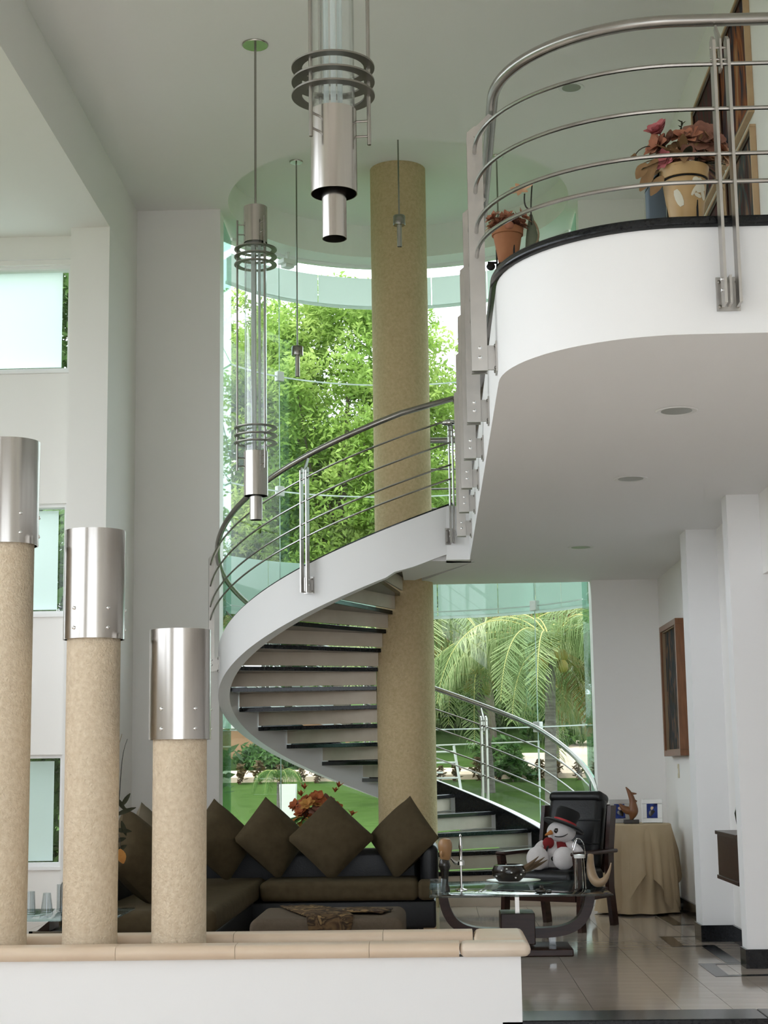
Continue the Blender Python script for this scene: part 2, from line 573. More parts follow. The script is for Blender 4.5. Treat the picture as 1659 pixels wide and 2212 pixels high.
b = MB()
b.box(-6.0, 4.2, -3.0, 8.34, -0.42, -0.17)
lower = struct(b.build('floor_lower_hall', 'lower_floor'), 'pale stone floor of the lower hall in front of the step')
# step: riser slabs and black granite edge
st = MB().box(0.30, 4.2, 8.345, 8.62, -0.42, -0.045).build('trim_1', 'riser_marble')
struct(st, 'pale stone riser under the black step edge')
edges = [0.30, 1.62, 2.72, 4.2]
for i in range(3):
    MB().box(edges[i] + 0.001, edges[i + 1] - 0.001, 8.30, 8.63, -0.045, 0.004).build('step_edge_slab', 'black_granite', st, bevel=0.006)
for i, (a, c) in enumerate([(0.42, 0.98), (0.985, 1.43), (1.435, 2.1), (2.105, 3.0)]):
    MB().box(a, c, 8.333, 8.346, -0.169, -0.046).build('riser_slab', 'riser_marble', st)

# ---- left: frontal wall, pillar, window wall, lower bay ceiling
b = MB()
b.box(-2.82, -2.005, YB, YB + 0.26, -0.02, ZC + 0.1)
struct(b.build('wall_back', 'wall_paint'), 'tall off-white wall left of the curved glass')
b = MB()
b.box(-3.166, -2.818, 13.731, YB + 0.26, -0.02, 6.06)
struct(b.build('wall_pillar', 'wall_paint'), 'square off-white pillar at the corner of the left bay')
b = MB()
WY = 13.95
for z0, z1 in ((-0.02, 0.455), (1.405, 2.615), (3.60, 4.80), (5.79, 6.06)):
    b.box(-5.2, -3.166, WY, WY + 0.2, z0, z1)
b.box(-6.0, -5.2, WY, WY + 0.2, -0.02, 6.06)
b.box(-3.215, -3.16, WY, WY + 0.2, 0.45, 6.0)
struct(b.build('wall_left', 'wall_paint'), 'off-white wall of the left bay with three stacked windows')
b = MB().box(-6.0, -2.818, -3.0, 14.15, 6.055, 6.95).box(-3.166, -2.818, 14.15, 15.31, 6.055, 6.95)
struct(b.build('ceiling_left_bay', 'wall_paint'), 'lower ceiling of the left bay ending in a long beam face')
b = MB()
for y0, y1, z0, z1 in ((-3.0, 14.15, -0.5, 2.2), (-3.0, 14.15, 5.8, 6.95), (-3.0, 0.5, 2.2, 5.8), (4.0, 4.4, 2.2, 5.8), (8.0, 8.4, 2.2, 5.8), (12.6, 14.15, 2.2, 5.8)):
    b.box(-6.15, -6.0, y0, y1, z0, z1)
struct(b.build('wall_far_left', 'wall_paint'), 'side wall of the left bay with tall window openings')
b = MB()  # unseen rear wall, added to narrow the daylight coming from behind
for x0, x1, z0, z1 in ((-6.15, -4.6, -0.5, 6.95), (3.0, 4.4, -0.5, 6.95), (-4.6, 3.0, 4.4, 6.95)):
    b.box(x0, x1, -3.2, -3.0, z0, z1)
struct(b.build('wall_unseen_rear', 'wall_paint'), 'unseen wall added behind the viewer, its wide opening sized to limit daylight')
# windows in the left bay
for k, (z0, z1) in enumerate(((4.80, 5.79), (2.615, 3.60), (0.455, 1.405))):
    f = MB()
    f.box(-5.2, -3.215, WY + 0.04, WY + 0.16, z0, z0 + 0.035)
    f.box(-5.2, -3.215, WY + 0.04, WY + 0.16, z1 - 0.03, z1)
    f.box(-3.24, -3.2155, WY + 0.04, WY + 0.16, z0 + 0.035, z1 - 0.03)
    w = struct(f.build('window_%d' % (k + 2), 'white_paint'), ['upper', 'middle', 'lower'][k] + ' frosted window of the left bay')
    MB().box(-5.2, -3.24, WY + 0.10, WY + 0.108, z0 + 0.035, z1 - 0.03).build('pane', 'clear_glass', w)
    MB().box(-5.2, -3.30, WY + 0.07, WY + 0.078, z0 + 0.05, z1 - 0.055).build('frosted_pane', 'frosted_pane', w)
    MB().box(-5.2, -3.19, WY - 0.025, WY + 0.04, z0 - 0.022, z0 + 0.004).build('sill', 'white_paint', w)
    if k == 0:
        MB().box(-5.2, -3.18, WY - 0.012, WY + 0.0, z1 + 0.045, z1 + 0.05).build('head_trim', 'white_paint', w)

# ---- right: frontal wall, side wall, pilasters, bulkhead
b = MB()
b.box(1.48, 2.40, YB, YB + 0.26, -0.02, ZC + 0.1)
struct(b.build('wall_back_right', 'wall_paint'), 'plain off-white wall right of the curved glass')
b = MB()
b.box(XW, XW + 0.2, 10.40, YB + 0.1, -0.02, ZS + 0.02)
b.box(XW + 0.02, XW + 0.25, -3.0, YB + 0.1, ZS + 0.02, ZC + 0.02)
b.box(XW + 0.01, XW + 0.25, -3.0, 10.33, 2.44, ZS + 0.03)
struct(b.build('wall_right', 'wall_paint'), 'long off-white wall on the right with pictures upstairs and down')
b = MB().box(4.2, 4.4, -3.0, 15.3, -0.42, 3.2)
b.box(2.3, 4.4, 15.1, 15.3, -0.42, 3.2)
b.box(2.2, 4.4, -3.0, 15.3, 3.0, 3.2)
struct(b.build('wall_side_room', 'wall_paint'), 'plain wall of the side room behind the right opening')
for k, (x0, y0, y1, x1) in enumerate(((1.90, 10.31, 10.48, 2.6), (1.875, 11.85, 12.13, 2.15))):
    b = MB().box(x0, x1, y0, y1, -0.02, ZS + 0.01)
    struct(b.build('wall_pilaster_%d' % (k + 1), 'white_paint'), ['nearer', 'farther'][k] + ' flat pilaster on the right wall')
# black granite baseboards on the right
bb = MB()
bb.box(1.885, 2.6, 10.295, 10.31, 0.001, 0.115)
bb.box(1.885, 1.90, 10.31, 10.48, 0.001, 0.115)
bb.box(XW - 0.018, XW, 10.48, 11.85, 0.001, 0.115)
bb.box(1.86, XW, 11.835, 11.85, 0.001, 0.115)
bb.box(1.86, 1.875, 11.85, 12.13, 0.001, 0.115)
bb.box(XW - 0.018, XW, 12.13, YB, 0.001, 0.115)
bb.box(1.53, XW, YB - 0.015, YB, 0.001, 0.115)
struct(bb.build('baseboard_right', 'black_granite'), 'black granite skirting along the right wall and pilasters')

# ---- main ceiling with round recess
b = MB()
b.prism([(-2.818, -3.0), (2.35, -3.0), (2.35, 12.6), (-2.818, 12.6)], ZC, ZC + 0.4)
RR = 1.65
n = 48
inner = [(CX + RR * math.cos(R(180 + 180 * i / n)), CY + RR * math.sin(R(180 + 180 * i / n))) for i in range(n + 1)]
outer = []
for i in range(n + 1):
    a = R(180 + 180 * i / n)
    dx, dy = math.cos(a), math.sin(a)
    t = 1e9
    if dx > 1e-6:
        t = min(t, (2.35 - CX) / dx)
    if dx < -1e-6:
        t = min(t, (-2.818 - CX) / dx)
    if dy < -1e-6:
        t = min(t, (12.6 - CY) / dy)
    outer.append((CX + dx * t, CY + dy * t))
for i in range(n):
    b.prism([inner[i], outer[i], outer[i + 1], inner[i + 1]], ZC, ZC + 0.4)
# the corners the radial fan cuts off
b.prism([(-2.818, 12.6), (-1.6, 12.6), (-2.818, 13.8)], ZC + 0.0005, ZC + 0.4)
b.prism([(2.35, 12.6), (2.35, 13.8), (1.2, 12.6)], ZC + 0.0005, ZC + 0.4)
for i in range(n):
    a0, a1 = R(180 * i / n), R(180 * (i + 1) / n)
    b.prism([(CX + r * math.cos(a), CY + r * math.sin(a)) for r, a in ((RR, a0), (2.08, a0), (2.08, a1), (RR, a1))], ZC, ZC + 0.4)
struct(b.build('ceiling', 'ceiling_paint'), 'high pale ceiling with a round recess above the stair')
b = MB()
ZR = 7.02
b.prism([(CX + 1.9 * math.cos(R(a)), CY + 1.9 * math.sin(R(a))) for a in range(0, 360, 5)], ZR, ZR + 0.25)
struct(b.build('ceiling_recess', 'ceiling_paint'), 'round raised ceiling panel above the stair')

# ---- balcony slab with rounded corner
edge = [(2.14, YF), (1.6, YF), (XE + RC, YF)] + [(XE + RC + RC * math.cos(R(a)), YF + RC + RC * math.sin(R(a))) for a in range(265, 180, -5)] + [(XE, YF + RC), (XE, 13.36)]
poly = edge + [(0.36, 13.52), (-0.10, 14.85), (0.0, 15.10), (0.0, 15.18), (2.14, 15.18)]
b = MB().prism(poly[::-1], ZS, ZT)
slab = struct(b.build('floor_balcony', 'white_paint', smooth=True, angle=30), 'white upper floor slab with a rounded corner and curved front edge')
b = MB()
b.prism([(CX + r * math.cos(R(a)), CY + r * math.sin(R(a))) for r, a in [(0.26, 270), (0.26, 292)] + [(1.66, 292 - i) for i in range(0, 23, 2)]], ZS, ZS + 0.05)
b.build('landing_soffit', 'white_paint', slab)
b = MB().box(0.12, 0.33, 13.36, 13.56, ZS, ZT - 0.001)
b.build('landing_corner', 'white_paint', slab)
# black granite coping pieces along the slab edge
ep = [Vector((2.14 - 0.09 * i, YF, 0)) for i in range(12)]
ep = [p for p in ep if p.x > XE + RC] + [Vector((XE + RC + RC * math.cos(R(a)), YF + RC + RC * math.sin(R(a)), 0)) for a in np.arange(270, 179.9, -3)] + [Vector((XE, YF + RC + 0.16 * i, 0)) for i in range(1, 40)]
en = []
for i, p in enumerate(ep):
    t = (ep[min(i + 1, len(ep) - 1)] - ep[max(i - 1, 0)]).normalized()
    en.append(Vector((t.y, -t.x, 0)) * -1 if (Vector((t.y, -t.x, 0)).dot(Vector((1.5, 10, 0)) - p) > 0) else Vector((t.y, -t.x, 0)))
cuts = [0, 6, 14, 22, 30, 37, 45, 53, 61, 69, len(ep) - 1]
for a, c in zip(cuts, cuts[1:]):
    c = min(c, len(ep) - 1)
    if a >= c:
        continue
    MB().sweep([(p.x, p.y, ZT) for p in ep[a:c + 1]], en[a:c + 1], [(-0.25, 0.0), (0.012, 0.0), (0.024, 0.010), (0.026, 0.026), (0.016, 0.042), (-0.25, 0.044)]).build('coping_stone', 'black_granite', slab, smooth=True)

# ---- foreground planter wall with stone coping
b = MB()
b.box(-4.5, 0.405, 8.30, 8.42, -0.42, 0.315)
b.box(-4.5, 0.405, 8.86, 8.98, -0.42, 0.315)
b.box(0.285, 0.405, 8.42, 8.86, -0.42, 0.315)
b.box(-4.5, 0.285, 8.42, 8.86, -0.42, 0.20)
pl = struct(b.build('wall_front', 'white_paint'), 'low white planter wall in the foreground with stone coping')


def roundcap(x0, x1, y0, y1, z0, z1, along='x'):
    r = (z1 - z0) / 2
    bb_ = MB()
    prof = [(y0 + r - r * math.sin(R(t)), z0 + r - r * math.cos(R(t))) for t in range(0, 181, 20)] + [(y1 - r + r * math.sin(R(t)), z0 + r + r * math.cos(R(t))) for t in range(0, 181, 20)]
    if along == 'x':
        rings = [[Vector((x, p, z)) for p, z in prof] for x in (x0, x1)]
    else:
        rings = [[Vector((p, x, z)) for p, z in prof] for x in (x0, x1)]
    return bb_.loft(rings)


cz0, cz1 = 0.315, 0.385
fx = [-4.5, -3.3, -2.35, -1.62, -1.02, -0.35, 0.10]
for i in range(len(fx) - 1):
    mt_ = 'coping_pale' if i == 2 else 'coping_stone'
    roundcap(fx[i] + 0.001, fx[i + 1] - 0.001, 8.255, 8.44, cz0, cz1).build('coping_stone', 'coping_stone', pl, smooth=True)
bx_ = [-4.5, -3.2, -2.0, -1.1, -0.30, 0.18]
for i in range(len(bx_) - 1):
    roundcap(bx_[i] + 0.001, bx_[i + 1] - 0.001, 8.84, 9.02, cz0, cz1).build('coping_stone', 'coping_stone', pl, smooth=True)
e_ = MB().rbox(0.185, 0.455, 8.44, 9.02, cz0, cz1, 0.034)
e_.build('coping_end', 'coping_stone', pl, smooth=True)
e_ = MB().rbox(0.10, 0.455, 8.255, 8.445, cz0 - 0.001, cz1 - 0.001, 0.034)
e_.build('coping_end', 'coping_pale', pl, smooth=True)

# ---- curved glass wall
f = MB()
pp = arc(CX, CY, RG, 26.5, 153.5, 60)
nn = [Vector((p.x - CX, p.y - CY, 0)).normalized() for p in pp]
f.sweep([(p.x, p.y, 0.0) for p in pp], nn, [(-0.04, -0.01), (0.04, -0.01), (0.04, 0.05), (-0.04, 0.05)])
f.sweep([(p.x, p.y, ZC - 0.03) for p in pp], nn, [(-0.02, 0), (0.02, 0), (0.02, 0.03), (-0.02, 0.03)])
gw = struct(f.build('window_1', 'white_paint'), 'tall curved glass wall around the spiral stair')
zj = [0.05, 1.64, 2.87, 4.11, 5.335, ZC - 0.03]
aj = [26.5, 48, 90, 132, 153.5]
gp = 0.006
for a0, a1 in zip(aj, aj[1:]):
    for z0, z1 in zip(zj, zj[1:]):
        k = 14
        P = arc(CX, CY, RG, a0 + 0.12, a1 - 0.12, k)
        N = [Vector((p.x - CX, p.y - CY, 0)).normalized() for p in P]
        MB().sweep([(p.x, p.y, 0) for p in P], N, [(-0.006, z0 + gp), (0.006, z0 + gp), (0.006, z1 - gp), (-0.006, z1 - gp)]).build('pane', 'clear_glass', gw, smooth=True)
# silicone joints
for z in zj[1:-1]:
    P = arc(CX, CY, RG, 26.6, 153.4, 60)
    N = [Vector((p.x - CX, p.y - CY, 0)).normalized() for p in P]
    MB().sweep([(p.x, p.y, z) for p in P], N, [(-0.008, -gp), (0.008, -gp), (0.008, gp), (-0.008, gp)]).build('glass_joint', 'frosted_top', gw, smooth=True)
for a in aj[1:-1]:
    p = arc(CX, CY, RG, a, a + 1, 1)[0]
    MB().tube([(p.x, p.y, 0.05), (p.x, p.y, ZC - 0.03)], 0.005, 6).build('glass_joint', 'frosted_band', gw)
    for z in zj[1:-1]:
        M = Matrix.Translation((CX, CY, z)) @ Matrix.Rotation(R(a), 4, 'Z')
        MB().rbox(RG - 0.03, RG + 0.03, -0.042, 0.042, -0.052, 0.052, 0.006, M).build('clamp_plate', 'white_plastic', gw)
# straight glass returns behind the walls
for s_ in (1, -1):
    xg = CX + s_ * RG * math.cos(R(26.5))
    ye = CY + RG * math.sin(R(26.5))
    for z0, z1 in zip(zj, zj[1:]):
        MB().box(xg - 0.006, xg + 0.006, YB + 0.262, ye - 0.004, z0 + gp, z1 - gp).build('return_pane', 'edge_glass', gw)
    MB().box(xg - 0.02, xg + 0.02, YB + 0.262, ye, -0.01, 0.05).build('sill_strip', 'white_paint', gw)
# frosted bands: slab height and under the roof
for z0, z1, mt_, ja in ((2.82, 3.38, 'frosted_band', [27, 39, 49, 62, 81, 99, 117, 135, 153]), (6.22, 6.545, 'frosted_top', [27, 45, 63, 81, 99, 117, 139, 153])):
    for a0, a1 in zip(ja, ja[1:]):
        P = arc(CX, CY, RG + 0.06, a0 + 0.15, a1 - 0.15, 8)
        N = [Vector((p.x - CX, p.y - CY, 0)).normalized() for p in P]
        MB().sweep([(p.x, p.y, 0) for p in P], N, [(0, z0), (0.008, z0), (0.008, z1), (0, z1)]).build('frosted_panel', mt_, gw, smooth=True)
    P = arc(CX, CY, RG + 0.06, 27, 153, 60)
    N = [Vector((p.x - CX, p.y - CY, 0)).normalized() for p in P]
    MB().sweep([(p.x, p.y, z0) for p in P], N, [(-0.01, -0.02), (0.02, -0.02), (0.02, 0.01), (-0.01, 0.01)]).build('band_rail', 'frosted_top', gw, smooth=True)

# ================================================================== SPIRAL STAIR
def ztop(a):
    return 0.684 + 0.01132 * (a - 42)


stair = thing('spiral_staircase', 'white spiral staircase with black granite treads winding up to the balcony', 'staircase', (CX, CY, 0))
RO, RI = 1.735, 1.63
A0, A1 = -4, 286
pts, nn = [], []
rings = []
for i in range(117):
    a = A0 + (A1 - A0) * i / 116
    c_, s_ = math.cos(R(a)), math.sin(R(a))
    zt = min(ztop(a), ZT + 0.01) if a > 270 else ztop(a)
    zb = max(zt - 0.405, 0.0)
    if a > 268:
        zb = max(zb, ZS - 0.1 + 0.1 * min(1, (a - 268) / 14))
    rings.append([Vector((CX + r * c_, CY + r * s_, z)) for r, z in ((RI, zb), (RO, zb), (RO, zt), (RI, zt))])
MB().loft(rings).build('stringer', 'white_paint', stair, smooth=True, angle=35)
# thin dark bead along the top of the stringer
P = [(CX + (RO - 0.012) * math.cos(R(a)), CY + (RO - 0.012) * math.sin(R(a)), ztop(a) + 0.004) for a in np.arange(195, 286, 2.0)]
MB().tube(P, 0.010, 6).build('top_bead', 'black_granite', stair, smooth=True)
STEP, RISE = 15.5, 0.170


def sector(b, r0, r1, a0, a1, z0, z1, n=5):
    pol = [(CX + r1 * math.cos(R(a0 + (a1 - a0) * i / n)), CY + r1 * math.sin(R(a0 + (a1 - a0) * i / n))) for i in range(n + 1)]
    pol += [(CX + r0 * math.cos(R(a1 - (a1 - a0) * i / n)), CY + r0 * math.sin(R(a1 - (a1 - a0) * i / n))) for i in range(n + 1)]
    return b.prism(pol, z0, z1)


for k in range(19):
    a = 75 + STEP * (k - 5)
    z = 0.982 + RISE * (k - 5)
    sector(MB(), 0.2715, RI - 0.013, a - 1.2, a + STEP + 1.6, z - 0.038, z).build('tread', 'black_granite', stair, bevel=0.004)
    rings = []
    for i in range(7):
        aa = a - 1.2 + STEP * i / 6
        c_, s_ = math.cos(R(aa)), math.sin(R(aa))
        zq = min(ztop(aa) - 0.004, ZT) if aa > 262 else ztop(aa) - 0.004
        rings.append([Vector((CX + r * c_, CY + r * s_, zz_)) for r, zz_ in ((RI - 0.011, z - 0.03), (RI + 0.002, z - 0.03), (RI + 0.002, max(zq, z - 0.02)), (RI - 0.011, max(zq, z - 0.02)))])
    MB().loft(rings).build('skirting', 'black_granite', stair, smooth=True, angle=35)
    lo = max(0.0, z - RISE + (0.011 if k else -0.05))
    ca, sa = math.cos(R(a)), math.sin(R(a))
    M = Matrix.Translation((CX, CY, 0)) @ Matrix.Rotation(R(a), 4, 'Z')
    MB().box(0.275, RI - 0.013, 0.012, 0.034, lo, z - 0.038, M).build('riser', 'riser_marble', stair)
# last riser up to the landing
M = Matrix.Translation((CX, CY, 0)) @ Matrix.Rotation(R(75 + STEP * 14), 4, 'Z')
MB().box(0.275, RI - 0.013, 0.0, 0.02, 3.23, ZT, M).build('riser', 'riser_marble', stair)

b = MB().lathe([(0.27, -0.01), (0.27, ZR + 0.0)], 64, (CX, CY, 0))
o = b.build('stone_column', 'column_stone', smooth=True, loc=(CX, CY, 0))
tag(o, 'tall round beige stone column at the centre of the spiral stair', 'column')


# ------------------------------------------------------------------ railings
BOLT = {}


def bolt(parent, M, r, mat):
    k = (r, mat)
    if k not in BOLT:
        o_ = MB().lathe([(r, 0), (r, r * 0.5), (r * 0.55, r * 0.85)], 10).build('bolt', mat, parent, smooth=True, local=True)
        BOLT[k] = o_
    else:
        o_ = piece(BOLT[k], 'bolt', parent)
    o_.matrix_local = Matrix.Translation(-OFF[parent.name]) @ M
    return o_


def post(parent, P, ang, zb, zt, zh, style=0, gap=0.058, w=0.072, bracket=True):
    """pair of flat bars standing off a surface at P; ang = outward direction; zh = underside of handrail"""
    M = Matrix.Translation((P[0], P[1], 0)) @ Matrix.Rotation(ang, 4, 'Z')   # +x = outward
    o0 = 0.045
    for s_ in (-1, 1):
        y = s_ * gap / 2
        bar = MB()
        vs = [Vector((o0, y - 0.006, zb)), Vector((o0 + w, y - 0.006, zb)), Vector((o0 + w, y - 0.006, zt - 0.03)), Vector((o0 + w * 0.5, y - 0.006, zt)), Vector((o0, y - 0.006, zt - 0.01))]
        vs2 = [v + Vector((0, 0.012, 0)) for v in vs]
        bar.loft([[M @ v for v in vs], [M @ v for v in vs2]])
        pb = bar.build('post_bar', 'steel_flat', parent)
        for z in (zb + 0.06, zb + 0.105):
            bolt(pb, M @ Matrix.Translation((o0 + w * 0.45, y + s_ * 0.006, z)) @ Matrix.Rotation(R(-90 * s_), 4, 'X'), 0.009, 'chrome')
    # stem that carries the handrail
    b_ = MB()
    q_ = [(o0 + 0.01, zt - 0.15), (o0 + w - 0.01, zt - 0.15), (o0 + w - 0.012, zt - 0.02), (0.012, zh + 0.012), (-0.012, zh + 0.0), (o0 + 0.008, zt - 0.05)]
    b_.loft([[M @ Vector((x_, y_, z_)) for x_, z_ in q_] for y_ in (-0.004, 0.004)])
    hs = b_.build('handrail_stem', 'steel_flat', parent)
    for z in (zt - 0.05, zt - 0.1):
        MB().tube([M @ Vector((o0 + w * 0.5, -gap / 2 - 0.012, z)), M @ Vector((o0 + w * 0.5, gap / 2 + 0.012, z))], 0.005, 6).build('cross_bolt', 'steel_flat', hs, smooth=True)
    if bracket:
        b_ = MB()
        b_.box(-0.002, 0.008, -0.048, 0.048, zb - 0.005, zb + 0.135, M)
        b_.box(0.008, 0.075, -0.005, 0.005, zb + 0.01, zb + 0.125, M)
        br = b_.build('wall_bracket', 'steel_flat', parent)
        for y, z in ((-0.036, zb + 0.115), (0.036, zb + 0.115), (-0.036, zb + 0.012), (0.036, zb + 0.012)):
            bolt(br, M @ Matrix.Translation((0.008, y, z)) @ Matrix.Rotation(R(90), 4, 'Y'), 0.008, 'dark_steel')


# balcony railing
rail = thing('balcony_railing', 'brushed steel balcony railing with tube handrail and four thin rods', 'railing', (XE, YF, ZT))
OFR = 0.082
rp = [Vector((2.09, YF - OFR, 0)), Vector((1.6, YF - OFR, 0))] + [Vector((XE + RC + (RC + OFR) * math.cos(R(a)), YF + RC + (RC + OFR) * math.sin(R(a)), 0)) for a in np.arange(270, 179.9, -4.5)] + [Vector((XE - OFR, YF + RC + 0.3 * i, 0)) for i in range(1, 21)]
hr_ = [Vector((2.09, YF + 0.005, 0)), Vector((1.6, YF + 0.005, 0))] + [Vector((XE + RC + (RC - 0.005) * math.cos(R(a)), YF + RC + (RC - 0.005) * math.sin(R(a)), 0)) for a in np.arange(270, 179.9, -4.5)] + [Vector((XE + 0.005, YF + RC + 0.3 * i, 0)) for i in range(1, 19)]
MB().tube([(p.x, p.y, 4.302) for p in hr_] + [(XE - 0.005, 12.80, 4.302), (XE - 0.045, 13.10, 4.302), (0.24, 13.31, 4.302)], 0.026, 16).build('handrail', 'steel_tube', rail, smooth=True)
for z in (4.069, 3.877, 3.685, 3.567):
    MB().tube([(p.x, p.y, z) for p in rp] + [(XE - OFR, 13.2, z)], 0.0095, 8).build('rod', 'steel_tube', rail, smooth=True)
post(rail, (1.215, YF), R(-90), 3.055, 4.19, 4.26)
post(rail, (2.0, YF), R(-90), 3.055, 4.19, 4.26)
for y in (7.19, 8.30, 9.30, 10.31, 11.30, 12.50):
    post(rail, (XE, y), R(180), 3.03, 4.20, 4.26)

# stair railing
srl = thing('stair_railing', 'brushed steel spiral stair railing with tube handrail and thin rods', 'railing', (CX, CY, 0))
RH = RO + OFR
RHH = RO + 0.01


def hp(a, dz):
    return Vector((CX + RH * math.cos(R(a)), CY + RH * math.sin(R(a)), ztop(a) + dz))


def hq(a, dz):
    return Vector((CX + RHH * math.cos(R(a)), CY + RHH * math.sin(R(a)), ztop(a) + dz))


def zh(a):
    return 0.80 + 0.13 * min(1, max(0, (a - 4) / 40))


path = []
st_ = hq(4, zh(4))
path += [st_ + Vector((0.035, -0.16, -0.33)), st_ + Vector((0.035, -0.155, -0.20)), st_ + Vector((0.02, -0.12, -0.09)), st_ + Vector((0.008, -0.06, -0.03))]
path += [hq(a, zh(a)) for a in np.arange(4, 272, 3.0)]
path += [hq(a, zh(a) - 0.0022 * (a - 270)) for a in (274, 277, 280, 283, 285.5)]
path += [Vector((0.24, 13.385, 4.30))]
MB().tube(path, 0.025, 14).build('handrail', 'steel_tube', srl, smooth=True)
for k, dz in enumerate((-0.215, -0.41, -0.60, -0.72)):
    P = [hp(a, zh(a) + dz) for a in np.arange(14, 285, 3.0)]
    MB().tube(P, 0.008, 7).build('rod', 'steel_tube', srl, smooth=True)
for a in (15, 65, 104, 142, 192.5, 243.5):
    q = (CX + RO * math.cos(R(a)), CY + RO * math.sin(R(a)))
    post(srl, q, R(a), ztop(a) - 0.25, ztop(a) + zh(a) - 0.11, ztop(a) + zh(a) - 0.025, gap=0.056, w=0.05)
a = 284.2
q = (CX + RO * math.cos(R(a)), CY + RO * math.sin(R(a)))
post(srl, q, R(a), 3.09, 4.10, 4.11, gap=0.03, w=0.03)
b = MB().ell((q[0] + 0.01, q[1] - 0.08, 4.11), (0.078, 0.04, 0.026), 16, 8)
b.build('end_cap', 'chrome', srl, smooth=True)

# landing railing at the back edge of the upper floor
lr = thing('landing_railing', 'straight steel railing along the back of the landing beside the stone column', 'railing', (0.5, 15.12, ZT))
MB().tube([(0.0, 15.10, 4.33), (1.47, 15.10, 4.33)], 0.028, 12).build('handrail', 'steel_tube', lr, smooth=True)
for z in (4.05, 3.86, 3.67, 3.55):
    MB().tube([(0.0, 15.10, z), (1.47, 15.10, z)], 0.009, 8).build('rod', 'steel_tube', lr, smooth=True)
for x in (0.62, 1.40):
    MB().box(x - 0.006, x + 0.006, 15.065, 15.135, ZT - 0.001, 4.31).build('post_bar', 'steel_flat', lr)

# ================================================================== FOREGROUND STONE COLUMNS
for k, (x, zt, zm, lab) in enumerate(((-2.31, 3.05, 2.475, 'tallest of three stone columns with steel caps, cut by the frame'), (-1.83, 2.545, 1.955, 'middle-height stone column with a brushed steel cap'), (-1.361, 1.998, 1.415, 'shortest stone column with a brushed steel cap, beside the sofa'))):
    t = thing('stone_post', lab, 'column', (x, 8.64, 0.2), 0, 'stone columns on the planter wall')
    MB().lathe([(0.143, 0.2), (0.143, zm + 0.05)], 56, (x, 8.64, 0)).build('shaft', 'pillar_stone', t, smooth=True)
    cap = MB()
    cap.lathe([(0.157, zm), (0.1645, zm), (0.1645, zt), (0.157, zt), (0.157, zt - 0.03), (0.145, zt - 0.03)], 64, (x, 8.64, 0), caps=False)
    cap.lathe([(0.001, zt - 0.03), (0.146, zt - 0.03)], 32, (x, 8.64, 0), caps=False)
    cap.lathe([(0.157, zm), (0.157, zt - 0.05)], 64, (x, 8.64, 0), caps=False)
    cp = cap.build('steel_cap', 'brushed_steel', t, smooth=True)
    for a in (-118, -52, 20, 100, 170):
        for z in (zm + 0.055, zm + 0.16):
            M = Matrix.Translation((x, 8.64, z)) @ Matrix.Rotation(R(a), 4, 'Z') @ Matrix.Translation((0.164, 0, 0)) @ Matrix.Rotation(R(90), 4, 'Y')
            bolt(cp, M, 0.010, 'chrome')

# ================================================================== PENDANT LAMPS
def ringmesh(b, x, y, z, r0, r1, h, n=48):
    b.lathe([(r0, z), (r1, z), (r1, z + h), (r0, z + h), (r0, z)], n, (x, y, 0), caps=False)


def hollow(b, x, y, r, z0, z1, n=40, t=0.003):
    b.lathe([(r - t, z0), (r, z0), (r, z1), (r - t, z1), (r - t, z0)], n, (x, y, 0), caps=False)


